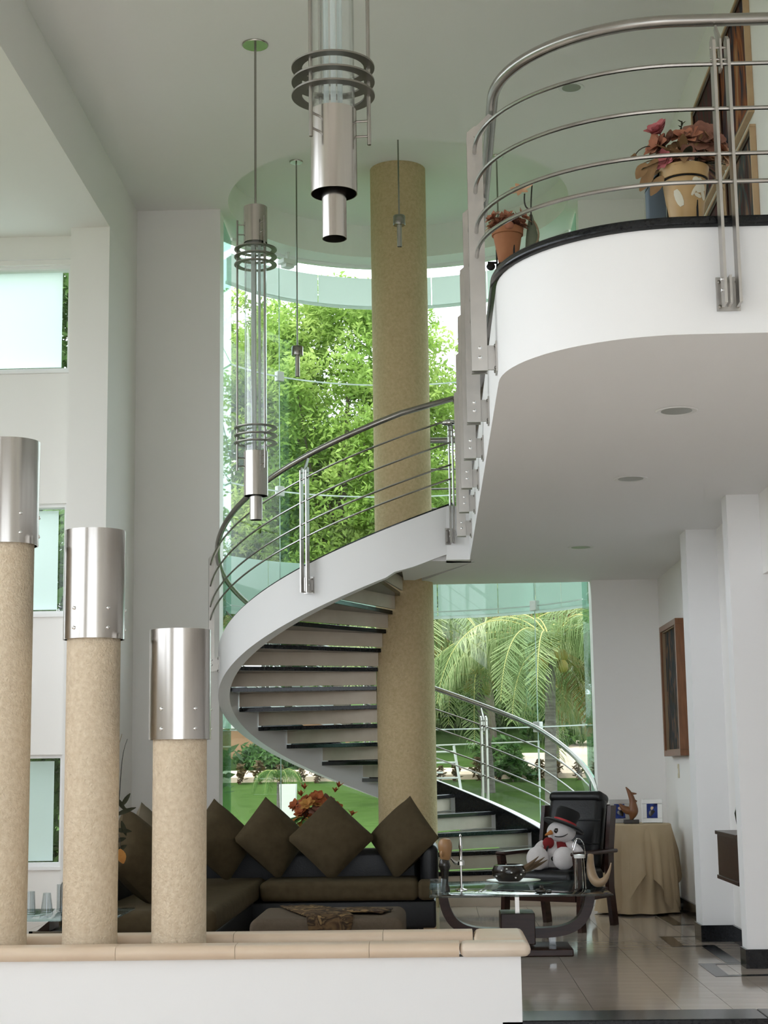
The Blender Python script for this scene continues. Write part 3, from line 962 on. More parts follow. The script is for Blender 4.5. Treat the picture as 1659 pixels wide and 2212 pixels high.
def pendant(x, y, zbot, label, rot):
    t = thing('pendant_lamp', label, 'lamp', (x, y, ZC), 0, 'large tube pendants')
    z = zbot
    MB().lathe([(0.095, ZC - 0.012), (0.10, ZC - 0.006), (0.10, ZC)], 32, (x, y, 0)).build('ceiling_canopy', 'brushed_steel', t, smooth=True)
    MB().tube([(x, y, ZC), (x, y, z + 2.30)], 0.009, 8).build('hanging_rod', 'steel_tube', t, smooth=True)
    b = MB()
    hollow(b, x, y, 0.046, z, z + 0.22)
    b.build('lens_tube', 'brushed_steel', t, smooth=True)
    b = MB()
    hollow(b, x, y, 0.0875, z + 0.175, z + 0.50)
    b.lathe([(0.001, z + 0.36), (0.086, z + 0.36)], 32, (x, y, 0), caps=False)
    b.build('lower_cylinder', 'brushed_steel', t, smooth=True)
    b = MB()
    hollow(b, x, y, 0.0875, z + 2.075, z + 2.352)
    b.lathe([(0.001, z + 2.34), (0.086, z + 2.34)], 32, (x, y, 0), caps=False)
    b.build('upper_cylinder', 'brushed_steel', t, smooth=True)
    b = MB().tube([(x, y, z + 2.06), (x, y, z + 2.12)], 0.05, 20)
    b.build('collar', 'dark_steel', t, smooth=True)
    b = MB()
    hollow(b, x, y, 0.081, z + 0.40, z + 2.09, 32)
    b.build('glass_tube', 'tube_glass', t, smooth=True)
    for k in range(3):
        a = R(rot + 40 + 120 * k)
        MB().tube([(x + 0.03 * math.cos(a), y + 0.03 * math.sin(a), z + 0.42), (x + 0.03 * math.cos(a), y + 0.03 * math.sin(a), z + 2.1)], 0.010, 8).build('inner_tube', 'frosted_top', t, smooth=True)
    MB().tube([(x, y, z + 0.36), (x, y, z + 2.1)], 0.005, 6).build('inner_rod', 'steel_tube', t, smooth=True)
    for zz in (z + 0.56, z + 0.615, z + 0.672, z + 1.905, z + 1.965, z + 2.022):
        b = MB()
        ringmesh(b, x, y, zz, 0.118, 0.158, 0.007)
        b.build('ring', 'dark_steel', t, smooth=True)
    for k in range(3):
        a = R(rot + 120 * k)
        c_, s_ = math.cos(a), math.sin(a)
        r0, r1 = z + 0.36, z + 2.25
        b = MB().tube([(x + 0.135 * c_, y + 0.135 * s_, r0), (x + 0.135 * c_, y + 0.135 * s_, r1)], 0.0075, 8)
        sr = b.build('side_rod', 'steel_tube', t, smooth=True)
        for zz in (z + 0.395, z + 0.455, z + 2.14, z + 2.215):
            MB().tube([(x + 0.135 * c_, y + 0.135 * s_, zz), (x + 0.086 * c_, y + 0.086 * s_, zz)], 0.0045, 6).build('stand_off', 'steel_tube', sr, smooth=True)


pendant(-0.341, 5.78, 3.205, 'nearest large steel and glass tube pendant, cut by the top edge', -5)
pendant(-1.263, 11.457, 3.03, 'complete steel and glass tube pendant hanging left of the stone column', -55)


def slim(x, y, z, label):
    t = thing('slim_pendant', label, 'lamp', (x, y, ZR), 0, 'slim pendants around the stone column')
    MB().lathe([(0.060, ZR - 0.012), (0.066, ZR - 0.004), (0.066, ZR)], 28, (x, y, 0)).build('ceiling_canopy', 'brushed_steel', t, smooth=True)
    MB().tube([(x, y, ZR), (x, y, z + 0.28)], 0.0075, 8).build('hanging_rod', 'steel_tube', t, smooth=True)
    b = MB()
    b.lathe([(0.001, z + 0.20), (0.053, z + 0.20), (0.055, z + 0.205), (0.055, z + 0.283), (0.050, z + 0.29), (0.001, z + 0.29)], 28, (x, y, 0), caps=False)
    b.build('puck', 'steel_tube', t, smooth=True)
    b = MB()
    hollow(b, x, y, 0.0215, z, z + 0.21, 20)
    b.build('lens_tube', 'steel_flat', t, smooth=True)


slim(-1.232, 14.75, 4.90, 'slim pendant hanging left of the stone column in front of the trees')
slim(-0.238, 13.95, 5.88, 'slim pendant hanging in front of the stone column')
slim(0.69, 14.75, 6.1, 'slim pendant behind the balcony railing right of the stone column')

a = R(131)
fl_x, fl_y = CX + 1.84 * math.cos(a), CY + 1.84 * math.sin(a)
t = thing('flood_lamp', 'small white flood lamp box under the ceiling at the top of the curved glass', 'lamp', (fl_x, fl_y, 6.6))
M = Matrix.Translation((fl_x, fl_y, 6.535)) @ Matrix.Rotation(R(131 - 90), 4, 'Z')
MB().rbox(-0.09, 0.09, -0.06, 0.06, 0.0, 0.05, 0.008, M).build('housing', 'white_plastic', t, smooth=True)
MB().rbox(-0.055, 0.055, -0.05, 0.05, -0.035, 0.0, 0.006, M).build('lamp_head', 'white_plastic', t, smooth=True)
MB().box(-0.012, 0.012, -0.02, 0.02, 0.05, 0.135, M).build('bracket', 'white_plastic', t)

# ================================================================== DOWNLIGHTS
for x, y, z, lab in ((1.21, 7.76, ZS, 'nearest round downlight in the balcony soffit'), (1.21, 9.64, ZS, 'middle round downlight in the balcony soffit'), (1.18, 12.71, ZS, 'farthest round downlight in the balcony soffit'), (1.2, 12.40, ZC, 'round downlight in the high ceiling behind the railing')):
    t = thing('ceiling_downlight', lab, 'downlight', (x, y, z), 0, 'ceiling downlights')
    b = MB()
    b.lathe([(0.075, z - 0.002), (0.098, z - 0.006), (0.104, z - 0.001)], 36, (x, y, 0), caps=False)
    b.build('trim_ring', 'white_plastic', t, smooth=True)
    MB().lathe([(0.001, z - 0.0035), (0.076, z - 0.0035), (0.076, z - 0.0005)], 36, (x, y, 0), caps=False).build('lens', 'lens_white', t, smooth=True)

# ================================================================== SOFA, PILLOWS, OTTOMAN
sofa = thing('corner_sofa', 'L-shaped sofa with olive seat cushions on a black leather base', 'sofa', (-1.2, 12.6, 0))
b = MB().rbox(-2.42, -0.02, 12.86, 13.66, 0.02, 0.235, 0.02)
b.build('base', 'black_leather', sofa, smooth=True)
MB().rbox(-2.42, -1.44, 10.40, 12.87, 0.02, 0.235, 0.02).build('chaise_base', 'black_leather', sofa, smooth=True)
MB().rbox(-1.39, -0.15, 12.78, 13.42, 0.235, 0.387, 0.05, n=5).build('seat_cushion', 'olive_fabric', sofa, smooth=True)
MB().rbox(-0.16, -0.015, 12.78, 13.02, 0.235, 0.385, 0.045, n=5).build('seat_end', 'olive_fabric', sofa, smooth=True)
MB().rbox(-2.215, -1.395, 10.33, 13.40, 0.235, 0.385, 0.05, n=5).build('chaise_cushion', 'olive_fabric', sofa, smooth=True)
MB().rbox(-0.14, 0.005, 13.02, 13.66, 0.235, 0.655, 0.065, n=6).build('arm_rest', 'black_leather', sofa, smooth=True)
MB().rbox(-2.42, -0.14, 13.43, 13.66, 0.235, 0.60, 0.06, n=5).build('back_rest', 'black_leather', sofa, smooth=True)
MB().rbox(-2.42, -2.22, 10.45, 13.43, 0.235, 0.58, 0.06, n=5).build('back_rest', 'black_leather', sofa, smooth=True)
for x, y in ((-0.12, 12.88), (-2.38, 13.5), (-1.56, 10.44), (-0.12, 13.52), (-2.38, 10.44)):
    MB().box(x, x + 0.10, y, y + 0.1, 0.0, 0.05).build('foot', 'pale_wood', sofa)


def pillow(label, c, side, thick, yaw_, tilt, spin=45, mat='olive_fabric', group='olive scatter cushions', seed=0):
    """square cushion standing on one corner; front faces -Y before yaw"""
    n = 18
    rnd = random.Random(seed)
    ph = [rnd.uniform(0, 6.28) for _ in range(4)]
    h = side / 2
    M = Matrix.Translation(c) @ Matrix.Rotation(yaw_, 4, 'Z') @ Matrix.Rotation(-tilt, 4, 'X') @ Matrix.Rotation(R(spin), 4, 'Y')
    vs, fs = [], []
    for sd in (-1, 1):
        for i in range(n + 1):
            for j in range(n + 1):
                u, v = 2 * i / n - 1, 2 * j / n - 1
                pin = 1 - 0.02 * (1 - (abs(u) ** 2)) * (abs(v) ** 4)
                pin2 = 1 - 0.02 * (1 - (abs(v) ** 2)) * (abs(u) ** 4)
                t = thick * 0.5 * (max(0, (1 - abs(u) ** 2.6)) * max(0, (1 - abs(v) ** 2.6))) ** 0.55
                t += 0.006 * math.sin(5 * u + ph[0] + 3 * v) * (1 - u * u) * (1 - v * v)
                crease = 0.012 * math.exp(-((u - v) / 0.18) ** 2) * max(0, (u + v) / 2 * (1 if True else 0))
                p_ = M @ Vector((u * h * pin2, sd * (t - (crease if sd < 0 else 0)), -v * h * pin))
                zl = c[2] - 0.30
                if p_.z < zl:
                    ex = zl - p_.z
                    p_.z = zl - ex * 0.12
                    p_.x += (p_.x - c[0]) * ex * 1.6
                vs.append(p_)
    N = (n + 1) ** 2
    for i in range(n):
        for j in range(n):
            a = i * (n + 1) + j
            fs.append((a, a + 1, a + n + 2, a + n + 1))
            fs.append((N + a, N + a + n + 1, N + a + n + 2, N + a + 1))
    o_ = MB().add(vs, fs).build('scatter_cushion', mat, None, smooth=True, loc=(c[0], c[1], c[2] - side * 0.66), angle=80)
    return tag(o_, label, 'cushion', group)


pillow('olive cushion standing on its corner in the sofa angle, behind the shortest column', (-1.73, 13.10, 0.697), 0.49, 0.25, R(38), R(18), 45, seed=1)
pillow('olive cushion left of the red flowers, partly behind the front cushion', (-1.325, 13.16, 0.707), 0.49, 0.25, R(33), R(19), 45, seed=2)
pillow('frontmost olive diamond cushion at the middle of the sofa', (-0.845, 13.08, 0.704), 0.50, 0.26, R(4), R(20), 45, seed=3)
pillow('olive cushion leaning at the right end of the sofa by the arm', (-0.275, 13.17, 0.699), 0.49, 0.25, R(-33), R(19), 45, seed=4)
pillow('big olive cushion on the left wing between two stone columns', (-1.99, 10.95, 0.682), 0.50, 0.28, R(70), R(16), 38, seed=5)
pillow('paler olive cushion behind the big one on the left wing', (-2.05, 11.75, 0.697), 0.49, 0.24, R(75), R(14), 45, 'olive_pale', seed=6)
pillow('farther pale olive cushion on the left wing beside the shortest column', (-2.0, 12.5, 0.697), 0.49, 0.24, R(60), R(14), 45, 'olive_pale', seed=7)

ot = thing('ottoman', 'square brown fabric ottoman in front of the sofa', 'ottoman', (-0.67, 10.33, 0))
MB().rbox(-1.14, -0.21, 9.90, 10.76, 0.05, 0.365, 0.055, n=5).build('cushion', 'ottoman_fabric', ot, smooth=True)
MB().box(-1.08, -0.27, 9.96, 10.70, 0.0, 0.06).build('plinth', 'black_leather', ot)
th = MB()
sec = []
for (px, py, pz, w, wx, wy) in ((-0.93, 10.72, 0.376, 0.20, 1, 0.25), (-0.80, 10.40, 0.380, 0.27, 1, 0.35), (-0.70, 10.12, 0.380, 0.29, 1, 0.25), (-0.655, 9.945, 0.376, 0.28, 1, 0.12), (-0.65, 9.886, 0.345, 0.27, 1, 0.04), (-0.65, 9.879, 0.25, 0.235, 1, 0), (-0.66, 9.876, 0.14, 0.20, 1, 0)):
    L = []
    for i in range(9):
        s_ = (i / 8 - 0.5)
        wv = 0.006 * math.sin(i * 1.9 + py * 9)
        L.append((px + s_ * w * wx, py + s_ * w * wy - (0.004 + abs(wv) if pz < 0.36 else 0), pz + (abs(wv) if pz > 0.37 else 0)))
    sec.append(L)
vs = [p for L in sec for p in L]
fs = [(i * 9 + j, i * 9 + j + 1, i * 9 + j + 10, i * 9 + j + 9) for i in range(6) for j in range(8)]
th.add(vs, fs)
sec2 = []
for (px, py, pz, w) in ((-0.60, 10.30, 0.379, 0.30), (-0.50, 10.27, 0.383, 0.31), (-0.38, 10.24, 0.382, 0.30), (-0.315, 10.22, 0.378, 0.26)):
    sec2.append([(px + 0.06 * (j / 6 - 0.5), py + (j / 6 - 0.5) * w, pz + 0.008 * abs(math.sin(j * 1.3 + px * 20))) for j in range(7)])
vs = [p for L in sec2 for p in L]
fs = [(i * 7 + j, i * 7 + j + 1, i * 7 + j + 8, i * 7 + j + 7) for i in range(3) for j in range(6)]
th.add(vs, fs)
o = th.build('throw', 'scarf_print', None, smooth=True, loc=(-0.65, 10.2, 0.37), angle=80)
sm = o.modifiers.new('thick', 'SOLIDIFY')
sm.thickness = 0.006
sm.offset = 1
tag(o, 'brown and gold patterned throw draped over the ottoman', 'throw')

# ================================================================== COFFEE TABLE AND ITS ORNAMENTS
ct = thing('coffee_table', 'glass-topped coffee table on a dark wooden U-shaped stand', 'table', (0.53, 11.28, 0))
TX, TY = 0.53, 11.28
TZ = 0.435
MB().rbox(-0.06, 1.12, 10.62, 11.92, TZ - 0.014, TZ, 0.006, n=2).build('glass_top', 'table_glass', ct, smooth=True)
pa = bez([(0.03, 0, TZ - 0.03), (0.05, 0, 0.15), (0.20, 0, 0.135), (0.42, 0, 0.135)], 14)
pa = pa + [Vector((2 * TX - p.x, 0, p.z)) for p in reversed(pa)]
rings = []
for i, p in enumerate(pa):
    t = (pa[min(i + 1, len(pa) - 1)] - pa[max(i - 1, 0)]).normalized()
    nrm_ = Vector((-t.z, 0, t.x))
    rings.append([Vector((p.x, 0, p.z)) + nrm_ * a_ + Vector((0, y_, 0)) for a_, y_ in ((-0.032, TY - 0.06), (0.032, TY - 0.06), (0.032, TY + 0.06), (-0.032, TY + 0.06))])
MB().loft(rings).build('u_frame', 'dark_wood', ct, smooth=True, angle=35)
MB().rbox(TX - 0.115, TX + 0.115, TY - 0.16, TY + 0.16, 0.07, 0.275, 0.006).build('centre_block', 'dark_wood', ct)
MB().rbox(TX - 0.36, TX + 0.36, TY - 0.24, TY + 0.24, 0.0, 0.048, 0.008).build('base_plate', 'dark_wood', ct)
MB().box(TX - 0.014, TX + 0.014, TY - 0.10, TY - 0.072, 0.275, TZ - 0.014).build('glass_support', 'brushed_steel', ct)
for x in (0.055, 1.005):
    MB().box(x - 0.022, x + 0.022, TY - 0.10, TY - 0.06, TZ - 0.036, TZ - 0.014).build('glass_clip', 'brushed_steel', ct)
for x in (TX - 0.235, TX + 0.235):
    MB().box(x - 0.022, x + 0.022, TY - 0.05, TY + 0.0, 0.048, 0.105).build('acrylic_leg', 'cup_glass', ct)
MB().box(TX - 0.01, TX + 0.01, TY - 0.2, TY - 0.18, 0.048, 0.07).build('glass_support', 'brushed_steel', ct)

Z = TZ + 0.001
# carved wooden bust
t = thing('wooden_bust', 'carved wooden head on a dark neck at the left end of the coffee table', 'sculpture', (0.045, 11.0, Z))
b = MB().lathe([(0.034, 0), (0.034, 0.02), (0.022, 0.05), (0.026, 0.12), (0.040, 0.165), (0.032, 0.20), (0.022, 0.215)], 20, (0.045, 11.0, Z))
b.build('body', 'ceramic_black', t, smooth=True)
b = MB().lathe([(0.024, 0.20), (0.036, 0.215), (0.041, 0.25), (0.048, 0.285), (0.046, 0.315), (0.034, 0.338), (0.008, 0.346)], 20, (0.052, 11.0, Z))
b.build('head', 'figure_wood', t, smooth=True)
MB().ell((0.028, 10.96, Z + 0.245), (0.012, 0.014, 0.022), 8, 6).build('face', 'figure_wood', t, smooth=True)
# silver candlestick
t = thing('silver_candlestick', 'small silver candlestick with an upright spike beside the wooden bust', 'candlestick', (0.155, 11.05, Z))
MB().lathe([(0.040, 0), (0.040, 0.006), (0.008, 0.016), (0.006, 0.16), (0.024, 0.165), (0.024, 0.19), (0.012, 0.20), (0.010, 0.27), (0.014, 0.285), (0.005, 0.35), (0.009, 0.356), (0.004, 0.37)], 18, (0.155, 11.05, Z)).build('stem', 'chrome', t, smooth=True)
MB().tube(bez([(0.15, 11.05, Z + 0.19), (0.12, 11.05, Z + 0.16), (0.10, 11.05, Z + 0.20), (0.085, 11.05, Z + 0.215)]), [0.012] * 8 + [0.01, 0.009, 0.008, 0.006, 0.004], 8).build('arm', 'chrome', t, smooth=True)
# dark glass tumbler
b = MB().lathe([(0.040, 0.0), (0.056, 0.09), (0.052, 0.09), (0.037, 0.008), (0.001, 0.008)], 20, (0.0, 10.82, Z))
o = b.build('glass_bowl', 'cup_glass', None, True, loc=(0.0, 10.82, Z))
tag(o, 'small clear glass bowl at the left corner of the coffee table', 'bowl')
# plate
b = MB().lathe([(0.001, 0.0), (0.10, 0.0), (0.19, 0.022), (0.192, 0.026), (0.10, 0.006), (0.001, 0.006)], 36, (0.53, 11.62, Z))
o = b.build('white_plate', 'ceramic_white', None, True, loc=(0.53, 11.62, Z))
tag(o, 'white shallow plate under the black spotted bowl', 'plate')
# spotted bowl with horns
t = thing('spotted_bowl', 'black ceramic bowl with white spots and horn-like spikes on the coffee table', 'ornament', (0.53, 11.62, Z + 0.007))
zz = Z + 0.008
b = MB().lathe([(0.05, 0), (0.075, 0.008), (0.115, 0.045), (0.12, 0.085), (0.105, 0.12), (0.085, 0.125), (0.09, 0.10), (0.06, 0.03)], 24, (0.50, 11.62, zz), caps=True)
b.build('bowl', 'ceramic_black', t, smooth=True)
for k, (ax, az, ln) in enumerate(((0.9, 0.62, 0.19), (0.97, 0.5, 0.22), (1.0, 0.38, 0.23), (-0.15, 1.0, 0.06))):
    p0 = Vector((0.50 + 0.06 * ax, 11.60 + 0.02 * k, zz + 0.07))
    p1 = p0 + Vector((ax, 0.05, az)).normalized() * ln
    MB().tube(bez([p0, p0.lerp(p1, 0.5) + Vector((0, 0, -0.02)), p1], 8), [0.024, 0.023, 0.021, 0.019, 0.016, 0.013, 0.01, 0.006, 0.002], 8).build('horn', 'ceramic_brown', t, smooth=True)
for k, (a, h) in enumerate(((-140, 0.05), (-118, 0.09), (-100, 0.10), (-84, 0.075), (-70, 0.04), (-48, 0.06), (-36, 0.085))):
    p = Vector((0.50 + 0.119 * math.cos(R(a)), 11.62 + 0.119 * math.sin(R(a)), zz + h))
    MB().ell(p, (0.007, 0.005, 0.006), 8, 6).build('white_spot', 'ceramic_white', t, smooth=True)
# wire chair miniature
t = thing('wire_chair_ornament', 'tiny tall-legged silver wire chair on the coffee table', 'ornament', (0.95, 11.08, Z))
for dx, dy in ((-0.035, -0.025), (0.035, -0.025), (-0.02, 0.03), (0.022, 0.03)):
    MB().tube([(0.95 + dx, 11.08 + dy, Z), (0.95 + dx * 0.8, 11.08 + dy * 0.8, Z + 0.20)], 0.0035, 6).build('leg', 'chrome', t, smooth=True)
MB().lathe([(0.001, 0), (0.036, 0), (0.036, 0.022), (0.001, 0.026)], 16, (0.95, 11.08, Z + 0.20), caps=False).build('seat', 'ceramic_white', t, smooth=True)
MB().tube(bez([(0.915, 11.08, Z + 0.20), (0.88, 11.08, Z + 0.30), (0.95, 11.10, Z + 0.40), (1.0, 11.08, Z + 0.31), (0.99, 11.08, Z + 0.20)], 14), 0.0032, 6).build('back_wire', 'chrome', t, smooth=True)
MB().tube([(0.912, 11.08, Z + 0.25), (0.94, 11.09, Z + 0.33)], 0.003, 6).build('back_spoke', 'chrome', t, smooth=True)
# horn / shell
pp = bez([(1.03, 11.12, Z + 0.22), (1.01, 11.08, Z + 0.10), (1.03, 11.02, Z - 0.02), (1.12, 11.0, Z + 0.01), (1.155, 11.02, Z + 0.17)], 16)
o = MB().tube(pp, [0.02, 0.023, 0.026, 0.029, 0.031, 0.032, 0.033, 0.033, 0.032, 0.031, 0.029, 0.026, 0.022, 0.017, 0.012, 0.008, 0.004], 12).build('polished_horn', 'shell', None, True, loc=(1.06, 11.04, Z))
tag(o, 'curved polished tan horn lying at the right end of the coffee table', 'horn')
# small dark figurines
t = thing('dark_figurine', 'tiny dark blue figurine near the front edge of the coffee table', 'figurine', (0.68, 10.76, Z))
MB().rbox(0.63, 0.70, 10.74, 10.78, Z, Z + 0.025, 0.01).build('body', 'ceramic_black', t, smooth=True)
MB().ell((0.67, 10.76, Z + 0.034), (0.013, 0.013, 0.016), 10, 8).build('head', 'ceramic_black', t, smooth=True)
MB().rbox(0.705, 0.735, 10.74, 10.78, Z, Z + 0.018, 0.006).build('foot', 'ceramic_black', t, smooth=True)

# ================================================================== ARMCHAIR
ac = thing('armchair', 'black leather armchair with dark wooden arms beside the stair', 'armchair', (0.96, 13.02, 0), R(-31))
Lk = dict(local=True)
Mb = Matrix.Translation((0, 0.22, 0.43)) @ Matrix.Rotation(R(-16), 4, 'X')
MB().rbox(-0.265, 0.265, -0.33, 0.27, 0.30, 0.455, 0.055, n=5).build('seat_cushion', 'black_leather', ac, smooth=True, **Lk)
MB().rbox(-0.24, 0.24, -0.075, 0.075, 0.0, 0.60, 0.06, Mb, n=5).build('back_cushion', 'black_leather', ac, smooth=True, **Lk)
for z in (0.19, 0.38):
    MB().rbox(-0.25, 0.25, -0.083, -0.07, z - 0.006, z + 0.006, 0.004, Mb).build('back_seam', 'black_leather', ac, smooth=True, **Lk)
MB().rbox(-0.24, 0.24, -0.09, 0.085, 0.53, 0.625, 0.045, Mb, n=5).build('head_roll', 'black_leather', ac, smooth=True, **Lk)
MB().box(-0.24, 0.24, 0.082, 0.10, 0.0, 0.55, Mb).build('back_panel', 'dark_wood', ac, bevel=0.004, **Lk)
for s_ in (-1, 1):
    MB().rbox(s_ * 0.325 - 0.045, s_ * 0.325 + 0.045, -0.38, 0.30, 0.565, 0.595, 0.012).build('arm_rest', 'dark_wood', ac, smooth=True, **Lk)
    pth = [(-0.30, 0.0), (-0.315, 0.12), (-0.30, 0.28), (-0.335, 0.45), (-0.36, 0.565)]
    rings = [[Vector((s_ * 0.325 + dx, y + dy, z)) for dx, dy in ((-0.016, -0.045), (0.016, -0.045), (0.016, 0.045), (-0.016, 0.045))] for y, z in pth]
    MB().loft(rings).build('front_leg', 'dark_wood', ac, smooth=True, angle=30, **Lk)
    pth = [(0.34, 0.0), (0.28, 0.30), (0.29, 0.565), (0.37, 0.93)]
    rings = [[Vector((s_ * 0.295 + dx, y + dy, z)) for dx, dy in ((-0.016, -0.05), (0.016, -0.05), (0.016, 0.05), (-0.016, 0.05))] for y, z in pth]
    MB().loft(rings).build('rear_leg', 'dark_wood', ac, smooth=True, angle=30, **Lk)
    MB().box(s_ * 0.29 - 0.014, s_ * 0.29 + 0.014, -0.28, 0.30, 0.22, 0.30).build('side_rail', 'dark_wood', ac, **Lk)
MB().box(-0.28, 0.28, -0.31, -0.285, 0.22, 0.30).build('front_rail', 'dark_wood', ac, **Lk)
MB().box(-0.28, 0.28, 0.25, 0.275, 0.22, 0.30).build('rear_rail', 'dark_wood', ac, **Lk)

# plush snowman
sx, sy, sz = 0.90, 12.90, 0.452
sn = thing('plush_snowman', 'white plush snowman in a black top hat and red vest sitting on the armchair', 'toy', (sx, sy, sz))
b = MB().lathe([(0.05, 0.0), (0.105, 0.02), (0.125, 0.08), (0.115, 0.15), (0.085, 0.20), (0.06, 0.215)], 24, (sx + 0.02, sy + 0.05, sz))
b.build('body', 'plush_white', sn, smooth=True)
hd = Vector((sx + 0.075, sy + 0.03, sz + 0.285))
MB().ell(hd, (0.115, 0.105, 0.088), 24, 14).build('head', 'plush_white', sn, smooth=True)
for dx, dy, r_ in ((-0.125, -0.10, 0.092), (0.075, -0.12, 0.090)):
    MB().ell((sx + dx, sy + dy, sz + r_ * 0.98), (r_ * 0.95, r_ * 0.7, r_), 20, 12).build('foot', 'plush_white', sn, smooth=True)
    MB().tube([(sx + dx, sy + dy + 0.02, sz + 0.06), (sx + dx * 0.5 + 0.01, sy + 0.03, sz + 0.065)], [0.058, 0.062], 12).build('leg', 'plush_white', sn, smooth=True)
for s_, e in ((-1, (-0.13, -0.02, 0.06)), (1, (0.22, -0.04, 0.09))):
    p0 = Vector((sx + 0.02 + s_ * 0.085, sy + 0.04, sz + 0.19))
    p1 = Vector((sx + e[0], sy + e[1], sz + e[2]))
    MB().tube(bez([p0, (p0 + p1) / 2 + Vector((s_ * 0.03, -0.02, 0.02)), p1], 8), [0.038, 0.042, 0.044, 0.045, 0.045, 0.043, 0.04, 0.034, 0.02], 12).build('arm', 'plush_white', sn, smooth=True)
    MB().ell(p1, (0.04, 0.035, 0.035), 12, 8).build('mitten', 'plush_black', sn, smooth=True)
b = MB()
for a0, a1 in ((-84, 60), ):
    rings = []
    for i in range(13):
        a = R(a0 + (a1 - a0) * i / 12)
        rings.append([Vector((sx + 0.02 + r_ * math.cos(a), sy + 0.05 + r_ * math.sin(a), sz + z)) for r_, z in ((0.130, 0.03), (0.136, 0.08), (0.124, 0.155), (0.09, 0.212), (0.085, 0.20), (0.118, 0.15), (0.130, 0.08), (0.124, 0.03))])
    b.loft(rings)
b.build('vest', 'plush_red', sn, smooth=True)
b = MB()
rings = []
for i in range(5):
    a = R(-172 + 12 * i)
    rings.append([Vector((sx + 0.02 + r_ * math.cos(a), sy + 0.05 + r_ * math.sin(a), sz + z)) for r_, z in ((0.132, 0.03), (0.137, 0.08), (0.124, 0.155), (0.09, 0.212), (0.085, 0.20), (0.118, 0.15), (0.130, 0.08), (0.124, 0.03))])
b.loft(rings).build('vest_front', 'plush_red', sn, smooth=True)
MB().ell((sx - 0.035, sy - 0.06, sz + 0.205), (0.045, 0.025, 0.045), 12, 8).build('scarf_knot', 'plush_red', sn, smooth=True)
MB().tube(bez([(sx - 0.035, sy - 0.07, sz + 0.19), (sx - 0.06, sy - 0.10, sz + 0.15), (sx - 0.065, sy - 0.11, sz + 0.09)], 6), 0.008, 6).build('scarf_cord', 'plush_black', sn, smooth=True)
Mh = Matrix.Translation(hd + Vector((0.02, 0.01, 0.045))) @ Matrix.Rotation(R(22), 4, 'Y') @ Matrix.Rotation(R(-8), 4, 'X')
MB().lathe([(0.06, 0.0), (0.165, -0.012), (0.172, 0.0), (0.15, 0.016), (0.09, 0.016)], 28, (0, 0, 0), Mh).build('hat_brim', 'plush_black', sn, smooth=True)
MB().lathe([(0.092, 0.0), (0.088, 0.05), (0.098, 0.11), (0.085, 0.135), (0.02, 0.142)], 28, (0, 0, 0), Mh).build('hat_crown', 'plush_black', sn, smooth=True)
MB().lathe([(0.0935, 0.016), (0.0925, 0.040)], 28, (0, 0, 0), Mh, caps=False).build('hat_band', 'ribbon_red', sn, smooth=True)
Me = Matrix.Rotation(R(-30), 4, 'Z')
MB().ell(hd + Vector((-0.045, -0.090, 0.012)), (0.021, 0.010, 0.021), 12, 8).build('eye', 'ceramic_black', sn, smooth=True)
MB().tube([hd + Vector((-0.085, -0.075, 0.0)), hd + Vector((-0.135, -0.105, -0.02))], [0.02, 0.005], 10).build('nose', 'orange_wool', sn, smooth=True)
MB().tube(bez([hd + Vector((-0.06, -0.09, -0.03)), hd + Vector((-0.0, -0.115, -0.045)), hd + Vector((0.045, -0.09, -0.008))], 8), 0.004, 6).build('mouth', 'plush_black', sn, smooth=True)
for z in (0.085, ):
    MB().ell((sx - 0.0, sy - 0.075, sz + z), (0.020, 0.010, 0.020), 12, 8).build('button', 'ceramic_black', sn, smooth=True)

# ================================================================== ROUND TABLE
tx, ty = 1.70, 14.22
rt = thing('round_table', 'small round corner table hidden under a floor-length tan cloth', 'table', (tx, ty, 0))
MB().lathe([(0.001, 0.70), (0.30, 0.70), (0.30, 0.722), (0.001, 0.722)], 32, (tx, ty, 0), caps=False).build('table_top', 'dark_wood', rt)
MB().lathe([(0.15, 0.0), (0.15, 0.03), (0.03, 0.06), (0.03, 0.70)], 20, (tx, ty, 0)).build('pedestal', 'dark_wood', rt, smooth=True)


def skirt(rows, n, f, rng_z, lobes, ph):
    rings = []
    for i in range(rows + 1):
        t = i / rows
        g_ = []
        for j in range(n):
            a = 2 * math.pi * j / n
            g_.append(f(t, a))
        rings.append(g_)
    return MB().loft(rings, True, False)


def f1(t, a):
    z = 0.728 - 0.712 * t
    amp = 0.042 * min(1, t * 2.2)
    r_ = 0.306 + 0.022 * t + amp * (0.6 * math.sin(9 * a + 0.5) + 0.4 * math.sin(14 * a + 2)) + 0.035 * max(0, t - 0.85) * 4
    return Vector((tx + r_ * math.cos(a), ty + r_ * math.sin(a), max(0.006, z)))


def f2(t, a):
    drop = 0.40 + 0.30 * abs(math.cos(2 * (a + 0.62))) ** 1.6
    z = 0.742 - drop * t
    amp = 0.046 * min(1, t * 2.0)
    r_ = 0.312 + 0.04 * t + amp * (0.6 * math.sin(11 * a + 1.0) + 0.4 * math.sin(17 * a + 2))
    return Vector((tx + r_ * math.cos(a), ty + r_ * math.sin(a), max(0.008, z)))


